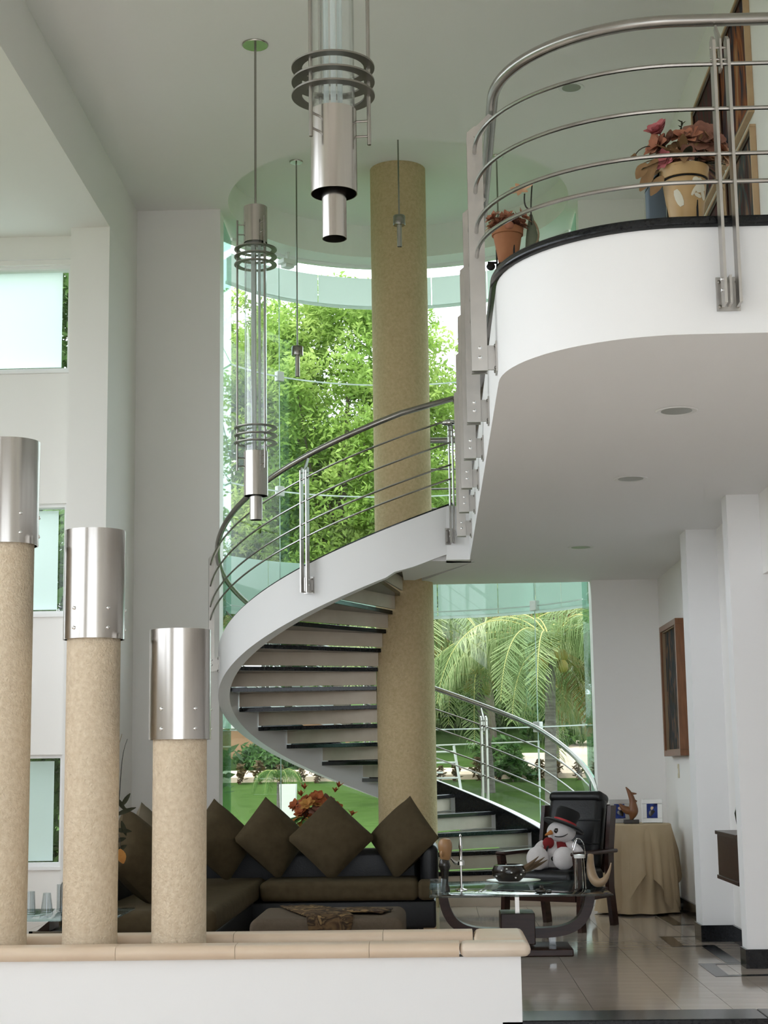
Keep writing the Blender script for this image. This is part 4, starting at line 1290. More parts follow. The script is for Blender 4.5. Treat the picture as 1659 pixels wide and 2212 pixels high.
cl = thing('tablecloth', 'tan cloth draped in folds over the round corner table', 'tablecloth', (tx, ty, 0.72))
skirt(14, 120, f1, None, 9, 0).build('under_skirt', 'tan_cloth', cl, smooth=True, angle=80)
b = skirt(14, 120, f2, None, 11, 0)
b.lathe([(0.312, 0.742), (0.300, 0.748), (0.001, 0.748)], 40, (tx, ty, 0), caps=False)
b.build('top_cloth', 'tan_cloth', cl, smooth=True, angle=80)
for k, (x, y, yw, lab) in enumerate(((tx - 0.105, ty + 0.09, 8, 'silver photo frame partly hidden by the bird sculpture'), (tx + 0.165, ty + 0.06, -12, 'silver photo frame with a portrait on blue beside the bird sculpture'))):
    t = thing('photo_frame', lab, 'photo frame', (x, y, 0.748), 0, 'photo frames on the round table')
    M = Matrix.Translation((x, y, 0.7495)) @ Matrix.Rotation(R(yw), 4, 'Z') @ Matrix.Rotation(R(-12), 4, 'X')
    w, h = 0.088, 0.205
    for q in ((-w, w, 0, 0.04), (-w, w, h - 0.04, h), (-w, -w + 0.042, 0.04, h - 0.04), (w - 0.042, w, 0.04, h - 0.04)):
        MB().box(q[0], q[1], -0.006, 0.006, q[2], q[3], M).build('frame_bar', 'silver_frame', t, bevel=0.002)
    MB().box(-w + 0.04, w - 0.04, -0.001, 0.004, 0.038, h - 0.038, M).build('photo', 'photo_blue', t)
    MB().ell(M @ Vector((0, -0.002, 0.125)), (0.014, 0.002, 0.018), 10, 6).build('portrait_head', 'petal_cream', t, smooth=True)
    MB().ell(M @ Vector((0, -0.0015, 0.078)), (0.03, 0.002, 0.036), 10, 6).build('portrait_body', 'ceramic_black', t, smooth=True)
    MB().box(-0.02, 0.02, 0.0, 0.004, 0.0, 0.17, Matrix.Translation((x, y + 0.085, 0.7495)) @ Matrix.Rotation(R(yw), 4, 'Z') @ Matrix.Rotation(R(12), 4, 'X')).build('easel_back', 'ceramic_black', t)
bs = thing('bird_sculpture', 'dark reddish wooden rooster-like sculpture on a black base, on the round table', 'sculpture', (tx - 0.03, ty - 0.04, 0.748))
bx0, by0, bz0 = tx - 0.03, ty - 0.04, 0.7495
MB().rbox(bx0 - 0.065, bx0 + 0.065, by0 - 0.04, by0 + 0.04, bz0, bz0 + 0.034, 0.004).build('base', 'ceramic_black', bs)
pth = bez([(bx0, by0, bz0 + 0.03), (bx0 + 0.03, by0, bz0 + 0.10), (bx0 + 0.02, by0, bz0 + 0.16), (bx0 + 0.03, by0, bz0 + 0.22), (bx0 - 0.035, by0, bz0 + 0.31)], 14)
MB().tube(pth, [0.012, 0.022, 0.034, 0.042, 0.045, 0.043, 0.038, 0.033, 0.029, 0.027, 0.025, 0.023, 0.019, 0.013, 0.004], 12).build('body', 'mid_wood', bs, smooth=True)
MB().tube(bez([(bx0 + 0.01, by0, bz0 + 0.11), (bx0 - 0.06, by0, bz0 + 0.10), (bx0 - 0.075, by0, bz0 + 0.16), (bx0 - 0.10, by0, bz0 + 0.165)], 10), [0.03, 0.034, 0.036, 0.034, 0.03, 0.026, 0.022, 0.018, 0.014, 0.009, 0.004], 10).build('tail', 'mid_wood', bs, smooth=True)
MB().tube([(bx0 + 0.0, by0, bz0 + 0.255), (bx0 + 0.055, by0, bz0 + 0.252)], [0.014, 0.005], 8).build('beak', 'mid_wood', bs, smooth=True)
MB().tube([(bx0 + 0.02, by0, bz0 + 0.20), (bx0 + 0.055, by0, bz0 + 0.185)], [0.016, 0.008], 8).build('wattle', 'mid_wood', bs, smooth=True)

# ================================================================== RIGHT WALL: PICTURE, SWITCH, CABINET
def picture(label, x, y0, y1, z0, z1, fw, depth, fmat, cmat, group, inner=None, glassy=False):
    t = thing('framed_painting', label, 'painting', (x, (y0 + y1) / 2, (z0 + z1) / 2), 0, group)
    for q in ((y0, y1, z0, z0 + fw), (y0, y1, z1 - fw, z1), (y0, y0 + fw, z0 + fw, z1 - fw), (y1 - fw, y1, z0 + fw, z1 - fw)):
        MB().box(x - depth, x, q[0], q[1], q[2], q[3]).build('frame_bar', fmat, t, bevel=0.003)
    if inner:
        iw = inner[0]
        a0, a1, c0, c1 = y0 + fw, y1 - fw, z0 + fw, z1 - fw
        for q in ((a0, a1, c0, c0 + iw), (a0, a1, c1 - iw, c1), (a0, a0 + iw, c0 + iw, c1 - iw), (a1 - iw, a1, c0 + iw, c1 - iw)):
            MB().box(x - depth * 0.75, x - 0.01, q[0], q[1], q[2], q[3]).build('inner_frame', inner[1], t)
    MB().box(x - depth * 0.45, x - 0.002, y0 + fw, y1 - fw, z0 + fw, z1 - fw).build('canvas', cmat, t)


picture('dark figure painting in a deep wooden frame above the light switch', XW, 13.57, 14.53, 1.318, 2.46, 0.05, 0.075, 'mid_wood', 'canvas_portrait', 'paintings', (0.008, 'stem_tan'))
UX = XW + 0.02
picture('upper near painting on the balcony wall with warm red and orange strokes', UX, 9.87, 10.90, 5.37, 6.26, 0.02, 0.04, 'pale_wood', 'canvas_warm', 'paintings', (0.03, 'dark_wood'))
picture('upper far painting on the balcony wall with dark blue and grey strokes', UX, 10.95, 12.0, 5.37, 6.26, 0.02, 0.04, 'pale_wood', 'canvas_dark', 'paintings', (0.03, 'dark_wood'))
picture('lower near painting on the balcony wall with grey-green and rust strokes', UX, 9.86, 10.82, 4.35, 5.285, 0.02, 0.04, 'pale_wood', 'canvas_green', 'paintings', (0.03, 'dark_wood'))
picture('lower far painting on the balcony wall behind the clay pot', UX, 10.88, 11.9, 4.35, 5.285, 0.02, 0.04, 'pale_wood', 'canvas_dark', 'paintings', (0.03, 'dark_wood'))
t = thing('light_switch', 'ivory light switch plate below the framed figure painting', 'switch', (XW, 14.2, 1.19))
MB().rbox(XW - 0.008, XW, 14.165, 14.235, 1.13, 1.25, 0.003).build('plate', 'switch_ivory', t, smooth=True)
MB().box(XW - 0.013, XW - 0.008, 14.19, 14.21, 1.17, 1.21).build('rocker', 'white_plastic', t)
t = thing('wall_cabinet', 'dark brown wall-hung cabinet between the two pilasters', 'cabinet', (2.0, 10.9, 0.48))
MB().rbox(1.905, XW - 0.001, 10.49, 11.26, 0.505, 0.775, 0.004).build('body', 'dark_wood', t)
MB().box(1.893, XW - 0.001, 10.485, 11.275, 0.775, 0.80).build('top_board', 'dark_wood', t, bevel=0.003)
MB().box(1.895, XW - 0.001, 10.485, 11.27, 0.48, 0.505).build('bottom_board', 'dark_wood', t, bevel=0.003)
b = MB().lathe([(0.04, 0), (0.075, 0.06), (0.085, 0.13), (0.06, 0.22), (0.035, 0.26), (0.045, 0.28)], 24, (2.0, 10.62, 0.801))
o = b.build('dark_vase', 'ceramic_black', None, True, loc=(2.0, 10.62, 0.80))
tag(o, 'dark round vase on the wall-hung cabinet, mostly behind the pilaster', 'vase')

# ================================================================== LEFT SIDE TABLE, GLASSES, DRIED BRANCH
t = thing('side_table', 'low glass-topped side table behind the tallest stone columns', 'table', (-2.5, 9.48, 0))
MB().rbox(-3.1, -1.81, 9.14, 9.83, 0.434, 0.448, 0.005, n=2).build('glass_top', 'table_glass', t, smooth=True)
rings = []
for i in range(13):
    s_ = i / 12
    x = -3.0 + 0.80 * s_
    zz = 0.21 + 0.16 * abs(2 * s_ - 1) ** 2.2
    rings.append([Vector((x, y, z)) for y, z in ((9.3, zz), (9.66, zz), (9.66, zz + 0.055), (9.3, zz + 0.055))])
MB().loft(rings).build('curved_support', 'dark_wood', t, smooth=True, angle=35)
MB().box(-2.30, -1.95, 9.25, 9.70, 0.0, 0.36).build('leg_block', 'dark_wood', t, bevel=0.004)
MB().box(-2.30, -2.28, 9.235, 9.25, 0.0, 0.372).build('steel_edge', 'brushed_steel', t)
MB().box(-2.30, -1.95, 9.235, 9.25, 0.36, 0.372).build('steel_edge', 'brushed_steel', t)
MB().box(-3.05, -2.6, 9.25, 9.70, 0.0, 0.05).build('base_board', 'dark_wood', t)
for x in (-2.8, -2.2):
    MB().box(x - 0.02, x + 0.02, 9.45, 9.49, 0.34, 0.434).build('support_pin', 'brushed_steel', t)
MB().box(-2.85, -2.75, 9.42, 9.52, 0.05, 0.22).build('support_post', 'dark_wood', t)


def tumbler(x, y, z, r0, r1, h, name, label):
    b = MB().lathe([(r0, 0), (r1, h), (r1 - 0.004, h), (r0 - 0.003, 0.012), (0.001, 0.012)], 24, (x, y, z))
    o = b.build(name, 'cup_glass', None, True, loc=(x, y, z))
    tag(o, label, 'glass', 'glassware on the side table')


tumbler(-2.37, 9.50, 0.449, 0.040, 0.034, 0.125, 'drinking_glass', 'tall clear drinking glass on the side table, left one')
tumbler(-2.255, 9.46, 0.449, 0.036, 0.022, 0.118, 'glass_carafe', 'small clear carafe tapering upward on the side table')
tumbler(-2.20, 9.60, 0.449, 0.030, 0.030, 0.155, 'drinking_glass', 'straight clear glass behind the carafe on the side table')
br = thing('dried_branch', 'dried leafy branch in a vase beside the middle-height stone column', 'plant', (-1.95, 9.5, 0.448))
MB().lathe([(0.03, 0), (0.05, 0.05), (0.045, 0.14), (0.022, 0.2), (0.026, 0.22)], 18, (-1.95, 9.5, 0.4485)).build('vase', 'ceramic_brown', br, smooth=True)
random.seed(11)
s0 = Vector((-1.95, 9.5, 0.62))
stems = [bez([s0, (-1.90, 9.5, 0.95), (-1.90, 9.48, 1.25), (-1.835, 9.48, 1.47)], 14), bez([s0, (-1.86, 9.5, 0.85), (-1.82, 9.47, 1.15), (-1.86, 9.47, 1.30), (-1.80, 9.47, 1.44)], 14), bez([s0, (-1.88, 9.5, 0.9), (-1.84, 9.47, 1.0), (-1.83, 9.46, 0.78)], 12)]
for i, p in enumerate(stems):
    MB().tube(p, [0.0045 - 0.003 * j / len(p) for j in range(len(p))], 6).build('stem', 'stem_tan' if i == 0 else 'stem_dark', br, smooth=True)


def leaf(b, p, d, up, L, W, n=5, curl=0.15):
    d = Vector(d).normalized()
    s_ = d.cross(Vector(up))
    if s_.length < 1e-4:
        s_ = Vector((1, 0, 0))
    s_.normalize()
    nn_ = s_.cross(d)
    k = len(b.v)
    vs = []
    for i in range(n + 1):
        t_ = i / n
        w_ = W * math.sin(math.pi * min(1, t_ * 0.93 + 0.04)) ** 0.8
        c_ = Vector(p) + d * L * t_ - nn_ * (-1) * (-curl) * L * t_ * t_
        vs += [c_ - s_ * w_ * 0.5 + nn_ * w_ * 0.12, c_, c_ + s_ * w_ * 0.5 + nn_ * w_ * 0.12]
    fs = []
    for i in range(n):
        for j in range(2):
            a_ = i * 3 + j
            fs.append((a_, a_ + 1, a_ + 4, a_ + 3))
    b.add(vs, fs)


for (x, z, dx, dz, L) in ((-1.86, 1.10, 0.6, -0.8, 0.09), (-1.83, 1.05, 0.5, 0.8, 0.09), (-1.87, 1.00, 0.9, 0.35, 0.13), (-1.88, 1.04, -0.5, 0.5, 0.08), (-1.83, 0.97, 0.3, -0.9, 0.09), (-1.87, 0.92, 1.0, -0.1, 0.10), (-1.87, 0.85, 0.9, 0.3, 0.07), (-1.85, 0.80, 0.8, 0.5, 0.06)):
    b = MB()
    leaf(b, (x, 9.47, z), (dx, -0.1, dz), (0, -1, 0.2), L, 0.028)
    b.build('leaf', 'leaf_dark', br, smooth=True)
b = MB()
leaf(b, (-1.835, 9.46, 0.81), (0.25, -0.1, -1), (0, -1, 0.2), 0.085, 0.055)
b.build('leaf', 'flower_gold', br, smooth=True)


# ================================================================== FLOWERS
def flower(parent, c, ax, r_, npet, mat, cup=0.5, layers=2, wid=0.9, name='flower', seed=0):
    rnd = random.Random(seed)
    ax = Vector(ax).normalized()
    u = ax.cross(Vector((0.3, 0.9, 0.2))).normalized()
    v = ax.cross(u)
    b = MB()
    for L in range(layers):
        rr = r_ * (1 - 0.3 * L)
        cu = cup + 0.35 * L
        for k in range(npet):
            a = 2 * math.pi * (k + 0.5 * L) / npet + rnd.uniform(-0.15, 0.15)
            d = (u * math.cos(a) + v * math.sin(a)) * math.cos(cu) + ax * math.sin(cu)
            leaf(b, Vector(c), d, ax, rr * rnd.uniform(0.85, 1.1), rr * wid, 5, rnd.uniform(-0.1, 0.35))
    return b.build(name, mat, parent, smooth=True, angle=80)


# red and gold bouquet behind the sofa
fb = thing('flower_arrangement', 'dark red and gold flowers in a vase showing above the sofa cushions', 'flowers', (-1.03, 14.05, 0))
MB().lathe([(0.09, 0), (0.12, 0.05), (0.10, 0.45), (0.07, 0.70), (0.09, 0.78)], 24, (-1.03, 14.05, 0.0)).build('vase', 'ceramic_brown', fb, smooth=True)
random.seed(21)
for k in range(40):
    a = random.uniform(0, 6.28)
    q = random.uniform(0.02, 0.23)
    z = 0.86 + random.uniform(0, 0.16) - q * 0.35
    c = (-1.03 + q * math.cos(a), 14.05 + q * math.sin(a) * 0.7, z)
    MB().tube([(-1.03, 14.05, 0.72), c], 0.003, 5).build('stem', 'stem_dark', fb)
    flower(fb, c, (math.cos(a) * 0.6, -0.6, 0.7), random.uniform(0.055, 0.085), 7, ['flower_red', 'flower_gold', 'flower_red', 'petal_brown'][k % 4], 0.45, 2, 0.7, seed=k)
for k, (dx, dz) in enumerate(((-0.10, 0.28), (0.19, 0.29), (0.16, 0.25), (-0.13, 0.22), (0.30, 0.05))):
    flower(fb, (-1.03 + dx, 14.03, 0.80 + dz), (dx, -0.2, 1), 0.06, 5, 'flower_red', 1.0, 1, 0.4, seed=40 + k)
for k in range(6):
    b = MB()
    leaf(b, (-1.03 + 0.05 * (k - 3), 13.95, 0.85), (0.3 * (k - 3), -0.6, -0.3), (0, 0, 1), 0.13, 0.07)
    b.build('leaf', 'leaf_green', fb, smooth=True)


# potted plants on the balcony
def iron_stand(parent, x, y, r_, h):
    for a in (60, 180, 300):
        p0 = Vector((x + r_ * math.cos(R(a)), y + r_ * math.sin(R(a)), ZT + h))
        p1 = Vector((x + r_ * 1.5 * math.cos(R(a)), y + r_ * 1.5 * math.sin(R(a)), ZT + 0.0445))
        MB().tube([p0 + Vector((0, 0, 0.12)), p0, p1], 0.005, 6).build('stand_leg', 'iron', parent, smooth=True)
    MB().tube(arc(x, y, r_, 0, 350, 24, ZT + h), 0.005, 6, closed=True).build('stand_ring', 'iron', parent, smooth=True)


px_, py_ = 1.135, 6.78
pz = ZT + 0.17
pt = thing('flower_pot', 'golden glazed clay pot of dried pink and brown flowers on the balcony', 'potted plant', (px_, py_, ZT + 0.044))
iron_stand(pt, px_, py_, 0.078, 0.165)
MB().lathe([(0.072, 0), (0.094, 0.17), (0.095, 0.19), (0.104, 0.192), (0.108, 0.245), (0.098, 0.247), (0.092, 0.20)], 40, (px_, py_, pz)).build('pot', 'gold_clay', pt, smooth=True)
for a, z, w, h, sl in ((-118, 0.09, 0.018, 0.045, 0.3), (-65, 0.16, 0.025, 0.02, -0.4), (-58, 0.13, 0.02, 0.02, 0.2), (-72, 0.12, 0.008, 0.03, -0.5), (-48, 0.15, 0.015, 0.035, 0.6), (-60, 0.10, 0.02, 0.010, -0.3), (-40, 0.11, 0.012, 0.03, 0.5)):
    rr = 0.0725 + 0.022 * z / 0.17
    M = Matrix.Translation((px_, py_, pz + z)) @ Matrix.Rotation(R(a), 4, 'Z') @ Matrix.Translation((rr, 0, 0)) @ Matrix.Rotation(R(7), 4, 'Y') @ Matrix.Rotation(sl, 4, 'X')
    MB().ell((0, 0, 0), (0.003, w, h), 10, 6, M.to_3x3().to_4x4()).build('glaze_mark', 'clay_inlay', pt, smooth=True).location = M.translation - Vector((0, 0, 0))
MB().tube(arc(px_, py_, 0.0985, 0, 350, 30, pz + 0.187), 0.004, 6, closed=True).build('wire_tie', 'iron', pt, smooth=True)
zt_ = pz + 0.25
random.seed(5)
fl = [((-0.10, -0.02, 0.155), (-0.5, -0.5, 0.7), 0.075, 'petal_pink', 9, 0.7, 3), ((0.075, -0.06, 0.105), (0.1, -0.9, 0.35), 0.10, 'petal_brown', 7, 0.35, 2), ((0.15, -0.02, 0.075), (0.8, -0.5, 0.3), 0.105, 'petal_peach', 9, 0.25, 2), ((0.03, 0.0, 0.15), (0, -0.3, 1), 0.06, 'petal_cream', 8, 0.6, 2), ((-0.02, -0.05, 0.12), (-0.2, -0.6, 0.7), 0.06, 'petal_rust', 7, 0.5, 2), ((-0.085, -0.05, 0.02), (-0.6, -0.6, 0.1), 0.055, 'petal_pink', 7, 0.6, 2), ((0.0, -0.09, 0.03), (0, -1, 0.0), 0.05, 'petal_brown', 6, 0.5, 2), ((0.10, 0.03, 0.15), (0.4, 0, 1), 0.07, 'petal_peach', 7, 0.5, 2)]
for k, (d, ax, r_, mt_, npt, cu, ly) in enumerate(fl):
    c = Vector((px_, py_, zt_)) + Vector(d)
    MB().tube([(px_ + d[0] * 0.3, py_ + d[1] * 0.3, zt_ - 0.05), c], 0.003, 5).build('stem', 'stem_dark', pt)
    flower(pt, c, ax, r_, npt, mt_, cu, ly, 0.85, seed=60 + k)
for k in range(14):
    a = R(180 + 14 * k)
    c = (px_ + random.uniform(0.06, 0.14) * math.cos(a) + 0.02, py_ + 0.05 * math.sin(a) - 0.02, zt_ + random.uniform(0.0, 0.12))
    flower(pt, c, (math.cos(a), -0.6, 0.5), random.uniform(0.05, 0.075), 6, ['petal_brown', 'petal_rust', 'leaf_dry', 'petal_brown', 'petal_peach'][k % 5], 0.5, 2, 0.75, seed=160 + k)
for k in range(40):
    a = random.uniform(0, 6.28)
    e = random.uniform(-0.5, 0.6)
    b = MB()
    leaf(b, (px_ + 0.05 * math.cos(a), py_ + 0.05 * math.sin(a), zt_ + random.uniform(0, 0.06)), (math.cos(a), math.sin(a) * 0.6 - 0.25, e), (0, -0.4, 1), random.uniform(0.10, 0.16), random.uniform(0.035, 0.055), 5, random.uniform(0.1, 0.5))
    b.build('leaf', ['leaf_dry', 'leaf_dry', 'petal_brown', 'leaf_dark'][k % 4], pt, smooth=True)
for k, (dx, dz, L) in enumerate(((-0.12, 0.03, 0.13), (-0.14, -0.02, 0.11), (-0.10, -0.05, 0.10), (-0.17, 0.01, 0.08))):
    b = MB()
    leaf(b, (px_ + dx, py_ - 0.05, zt_ + dz), (-0.55, -0.1, -0.8), (0, -1, 0.2), L, 0.05, 5, 0.2)
    b.build('leaf', 'leaf_dry', pt, smooth=True)
MB().tube(bez([(px_ - 0.06, py_, zt_ + 0.02), (px_ - 0.10, py_ - 0.02, zt_ + 0.14), (px_ - 0.20, py_ - 0.03, zt_ + 0.10), (px_ - 0.215, py_ - 0.03, zt_ + 0.05)], 10), 0.0025, 5).build('stem', 'stem_dark', pt)
flower(pt, (px_ - 0.215, py_ - 0.03, zt_ + 0.065), (-0.2, 0, -1), 0.03, 5, 'leaf_dry', 0.9, 1, 0.6, 'bud')
MB().tube(bez([(px_ + 0.02, py_, zt_ + 0.05), (px_ - 0.01, py_, zt_ + 0.15), (px_ - 0.0, py_, zt_ + 0.22)], 6), 0.003, 5).build('stem', 'stem_dark', pt)
for k in range(8):
    b = MB()
    leaf(b, (px_, py_, zt_ + 0.15 + 0.009 * k), (math.cos(k * 2.2), -0.3, 0.7), (0, 0, 1), 0.022, 0.010, 3)
    b.build('sprig_leaf', 'leaf_dark', pt)
b = MB().rbox(px_ - 0.13, px_ - 0.045, 7.02, 7.10, ZT + 0.001, ZT + 0.50, 0.01)
o = b.build('blue_box', 'blue_grey', None, True, loc=(px_ - 0.09, 7.06, ZT))
tag(o, 'slim blue-grey upright box behind the golden clay pot', 'box')

qx, qy = 0.40, 7.62
qz = ZT + 0.27
pt = thing('flower_pot', 'small terracotta pot of dried rust flowers beside the railing posts', 'potted plant', (qx, qy, ZT + 0.044))
iron_stand(pt, qx, qy, 0.055, 0.265)
MB().lathe([(0.046, 0), (0.068, 0.135), (0.069, 0.145), (0.077, 0.147), (0.079, 0.18), (0.072, 0.181), (0.066, 0.15)], 32, (qx, qy, qz)).build('pot', 'terracotta', pt, smooth=True)
MB().tube([(qx - 0.055, qy, qz + 0.01), (qx - 0.10, qy, qz + 0.012)], 0.006, 6).build('stand_hook', 'iron', pt, smooth=True)
MB().ell((qx - 0.085, qy, qz - 0.008), (0.022, 0.012, 0.020), 12, 8).build('caster', 'iron', pt, smooth=True)
random.seed(8)
for k in range(30):
    a = random.uniform(0, 6.28)
    q = random.uniform(0.01, 0.095)
    c = (qx + q * math.cos(a), qy + q * math.sin(a) * 0.7, qz + 0.185 + random.uniform(0, 0.05))
    flower(pt, c, (math.cos(a), -0.5 + math.sin(a) * 0.4, 0.8), random.uniform(0.045, 0.065), 6, ['petal_rust', 'petal_brown', 'petal_rust', 'petal_peach'][k % 4], 0.5, 2, 0.5, seed=90 + k)
MB().ell((qx + 0.005, qy - 0.075, qz + 0.175), (0.024, 0.02, 0.022), 12, 8).build('bud', 'petal_rust', pt, smooth=True)
# tall agave-like stem with one star flower
b = MB()
leaf(b, (qx + 0.13, qy + 0.02, ZT + 0.03), (-0.02, 0, 1), (0, -1, 0), 0.50, 0.075, 8, 0.0)
o = b.build('thick_leaf', 'agave', pt, smooth=True)
sm = o.modifiers.new('thick', 'SOLIDIFY')
sm.thickness = 0.012
MB().tube(bez([(qx + 0.12, qy, qz + 0.20), (qx + 0.115, qy, qz + 0.30), (qx + 0.13, qy, qz + 0.42)], 8), 0.004, 6).build('stem', 'stem_dark', pt, smooth=True)
MB().tube(bez([(qx + 0.117, qy, qz + 0.28), (qx + 0.08, qy, qz + 0.28), (qx + 0.09, qy, qz + 0.36)], 8), 0.004, 6).build('stem', 'stem_dark', pt, smooth=True)
flower(pt, (qx + 0.07, qy - 0.01, qz + 0.375), (-0.15, -0.9, 0.45), 0.062, 7, 'petal_peach', 0.25, 1, 0.38, 'star_flower', seed=7)
MB().tube(bez([(qx + 0.13, qy, qz + 0.22), (qx + 0.17, qy, qz + 0.16), (qx + 0.155, qy, qz + 0.10), (qx + 0.11, qy, qz + 0.08)], 8), 0.005, 6).build('stem', 'stem_tan', pt, smooth=True)

# ================================================================== GARDEN OUTSIDE THE GLASS
def gz(x, y):
    P = ((16, -0.12), (36, -0.10), (42, 0.18), (49.5, 0.84), (53, 1.28), (62, 2.3), (75, 3.6), (110, 6.0), (200, 9.0))
    for (a, za), (b_, zb_) in zip(P, P[1:]):
        if y <= b_:
            return za + (zb_ - za) * max(0, (y - a)) / (b_ - a)
    return P[-1][1]


b = MB()
gxs = [-120, -70, -45] + [-30 + 2.5 * i for i in range(25)] + [45, 70, 120]
gys = [17.2 + 1.6 * i for i in range(40)] + [90, 110, 150, 200]
for y in gys:
    for x in gxs:
        b.v.append((x, y, gz(x, y)))
nx = len(gxs)
b.f = [(j * nx + i, j * nx + i + 1, (j + 1) * nx + i + 1, (j + 1) * nx + i) for j in range(len(gys) - 1) for i in range(nx - 1)]
# strips of lawn beside the house
b.box(-120, -6.2, -40, 17.2, -0.9, -0.18)
b.box(4.6, 120, -40, 17.2, -0.9, -0.18)
b.box(-6.2, -2.4, 14.3, 17.2, -0.9, -0.18)
b.box(1.9, 4.6, 15.4, 17.2, -0.9, -0.18)
o = b.build('garden_ground', 'lawn', smooth=True, angle=60)
struct(o, 'green lawn rising gently behind the house')
b = MB().box(-120, 120, -60, -3.0, -1.0, -0.45)
struct(b.build('ground_forecourt', 'forecourt'), 'pale paved forecourt behind the viewer')

# paved path with kerb
pathr = thing('garden_path', 'pale pink paved garden path crossing the lawn behind the palms', 'path', (2, 51, 0.9))
for k in range(14):
    x0 = -16 + 2.0 * k
    vs = []
    y0, y1 = 50.2, 52.4
    for (x, y) in ((x0 + 0.02, y0), (x0 + 1.98, y0), (x0 + 1.98, y1), (x0 + 0.02, y1)):
        vs.append(Vector((x, y, gz(x, y) + 0.03)))
    v2 = [v + Vector((0, 0, -0.12)) for v in vs]
    MB().loft([v2, vs]).build('paving_slab', 'path_paving', pathr)
for k in range(6):
    y0, y1 = 52.43 + 1.35 * k, 53.75 + 1.35 * k
    for j in range(5):
        x0 = 2.6 + 0.5 * k * (1 if k > 2 else 0.3) + (2.5 * j)
        vs = [Vector((x, y, gz(x, y) + 0.03)) for (x, y) in ((x0 + 0.02, y0), (x0 + 2.48, y0), (x0 + 2.48, y1), (x0 + 0.02, y1))]
        MB().loft([[v + Vector((0, 0, -0.12)) for v in vs], vs]).build('paving_slab', 'path_paving', pathr)
b = MB()
vs = [Vector((x, y, gz(0, y) + h)) for x, y, h in ((-18, 49.7, 0.16), (12, 49.7, 0.16), (12, 50.15, 0.2), (-18, 50.15, 0.2))]
b.loft([[v + Vector((0, 0, -0.4)) for v in vs], vs])
b.build('kerb', 'kerb', pathr)

rng = np.random.default_rng(4)


def leaf_cloud(name, centers, radii, counts, size, mat, parent, squash=0.75, aspect=1.7, seed=0):
    """leaf quads around cluster centres"""
    g_ = np.random.default_rng(seed)
    C_ = np.repeat(np.asarray(centers, float), counts, axis=0)
    Rr = np.repeat(np.asarray(radii, float), counts)
    N = len(C_)
    d = g_.normal(size=(N, 3))
    d /= np.linalg.norm(d, axis=1)[:, None]
    rad = g_.uniform(0.15, 1.0, N) ** 0.5
    P_ = C_ + d * (Rr * rad)[:, None] * np.array([1, 1, squash])
    nrm_ = g_.normal(size=(N, 3)) * 0.8 + np.array([0, -0.2, 0.9])
    nrm_ /= np.linalg.norm(nrm_, axis=1)[:, None]
    u = np.cross(nrm_, g_.normal(size=(N, 3)))
    u /= np.linalg.norm(u, axis=1)[:, None]
    v = np.cross(nrm_, u)
    s_ = g_.uniform(0.6, 1.25, N)[:, None] * size
    q = np.stack([P_ - u * s_ * aspect * 0.5, P_ + v * s_ * 0.32 - nrm_ * s_ * 0.06, P_ + u * s_ * aspect * 0.5 - nrm_ * s_ * 0.2, P_ - v * s_ * 0.32 - nrm_ * s_ * 0.06], axis=1)
    off = np.array(OFF[parent.name])
    verts = q.reshape(-1, 3) - off
    me = bpy.data.meshes.new(name)
    me.vertices.add(N * 4)
    me.vertices.foreach_set('co', verts.ravel())
    me.loops.add(N * 4)
    me.loops.foreach_set('vertex_index', np.arange(N * 4))
    me.polygons.add(N)
    me.polygons.foreach_set('loop_start', np.arange(0, N * 4, 4))
    me.update()
    me.materials.append(MATS[mat])
    ob = bpy.data.objects.new(name, me)
    col.objects.link(ob)
    ob.parent = parent
    OFF[ob.name] = OFF[parent.name]
    ob['kind'] = 'stuff'
    return ob


def tree(label, x, y, h, rx, rz_, nclu, nleaf, size, mat, seed, zc=None, clus=1.0, group='trees behind the glass'):
    z0 = gz(x, y)
    t = thing('leafy_tree', label, 'tree', (x, y, z0), 0, group)
    g_ = np.random.default_rng(seed)
    zc = zc if zc is not None else h - rz_
    cen, rad = [], []
    for k in range(nclu):
        d = g_.normal(size=3)
        d /= np.linalg.norm(d)
        q = g_.uniform(0.25, 1.0) ** 0.45
        cen.append((x + d[0] * rx * q, y + d[1] * rx * q, z0 + zc + d[2] * rz_ * q))
        rad.append(g_.uniform(0.7, 1.35) * clus)
    leaf_cloud('foliage', cen, rad, nleaf, size, mat, t, 0.6, 1.7, seed + 1)
    top = Vector((x + 0.3, y, z0 + zc + rz_ * 0.4))
    MB().tube(bez([(x, y, z0 - 0.3), (x - 0.3, y, z0 + h * 0.25), top], 8), [q * h / 17 for q in (0.34, 0.3, 0.27, 0.24, 0.2, 0.17, 0.14, 0.1, 0.06)], 9).build('trunk', 'bark', t, smooth=True)
    for k in range(9):
        c = Vector(cen[(k * 7) % nclu])
        s0_ = Vector((x - 0.1, y, z0 + h * 0.25 + (zc + rz_ * 0.3 - h * 0.25) * k / 9))
        MB().tube(bez([s0_, s0_.lerp(c, 0.5) + Vector((0, 0, -0.4)), c], 6), [q * h / 17 for q in (0.1, 0.085, 0.07, 0.055, 0.045, 0.03, 0.02)], 6).build('branch', 'bark', t, smooth=True)


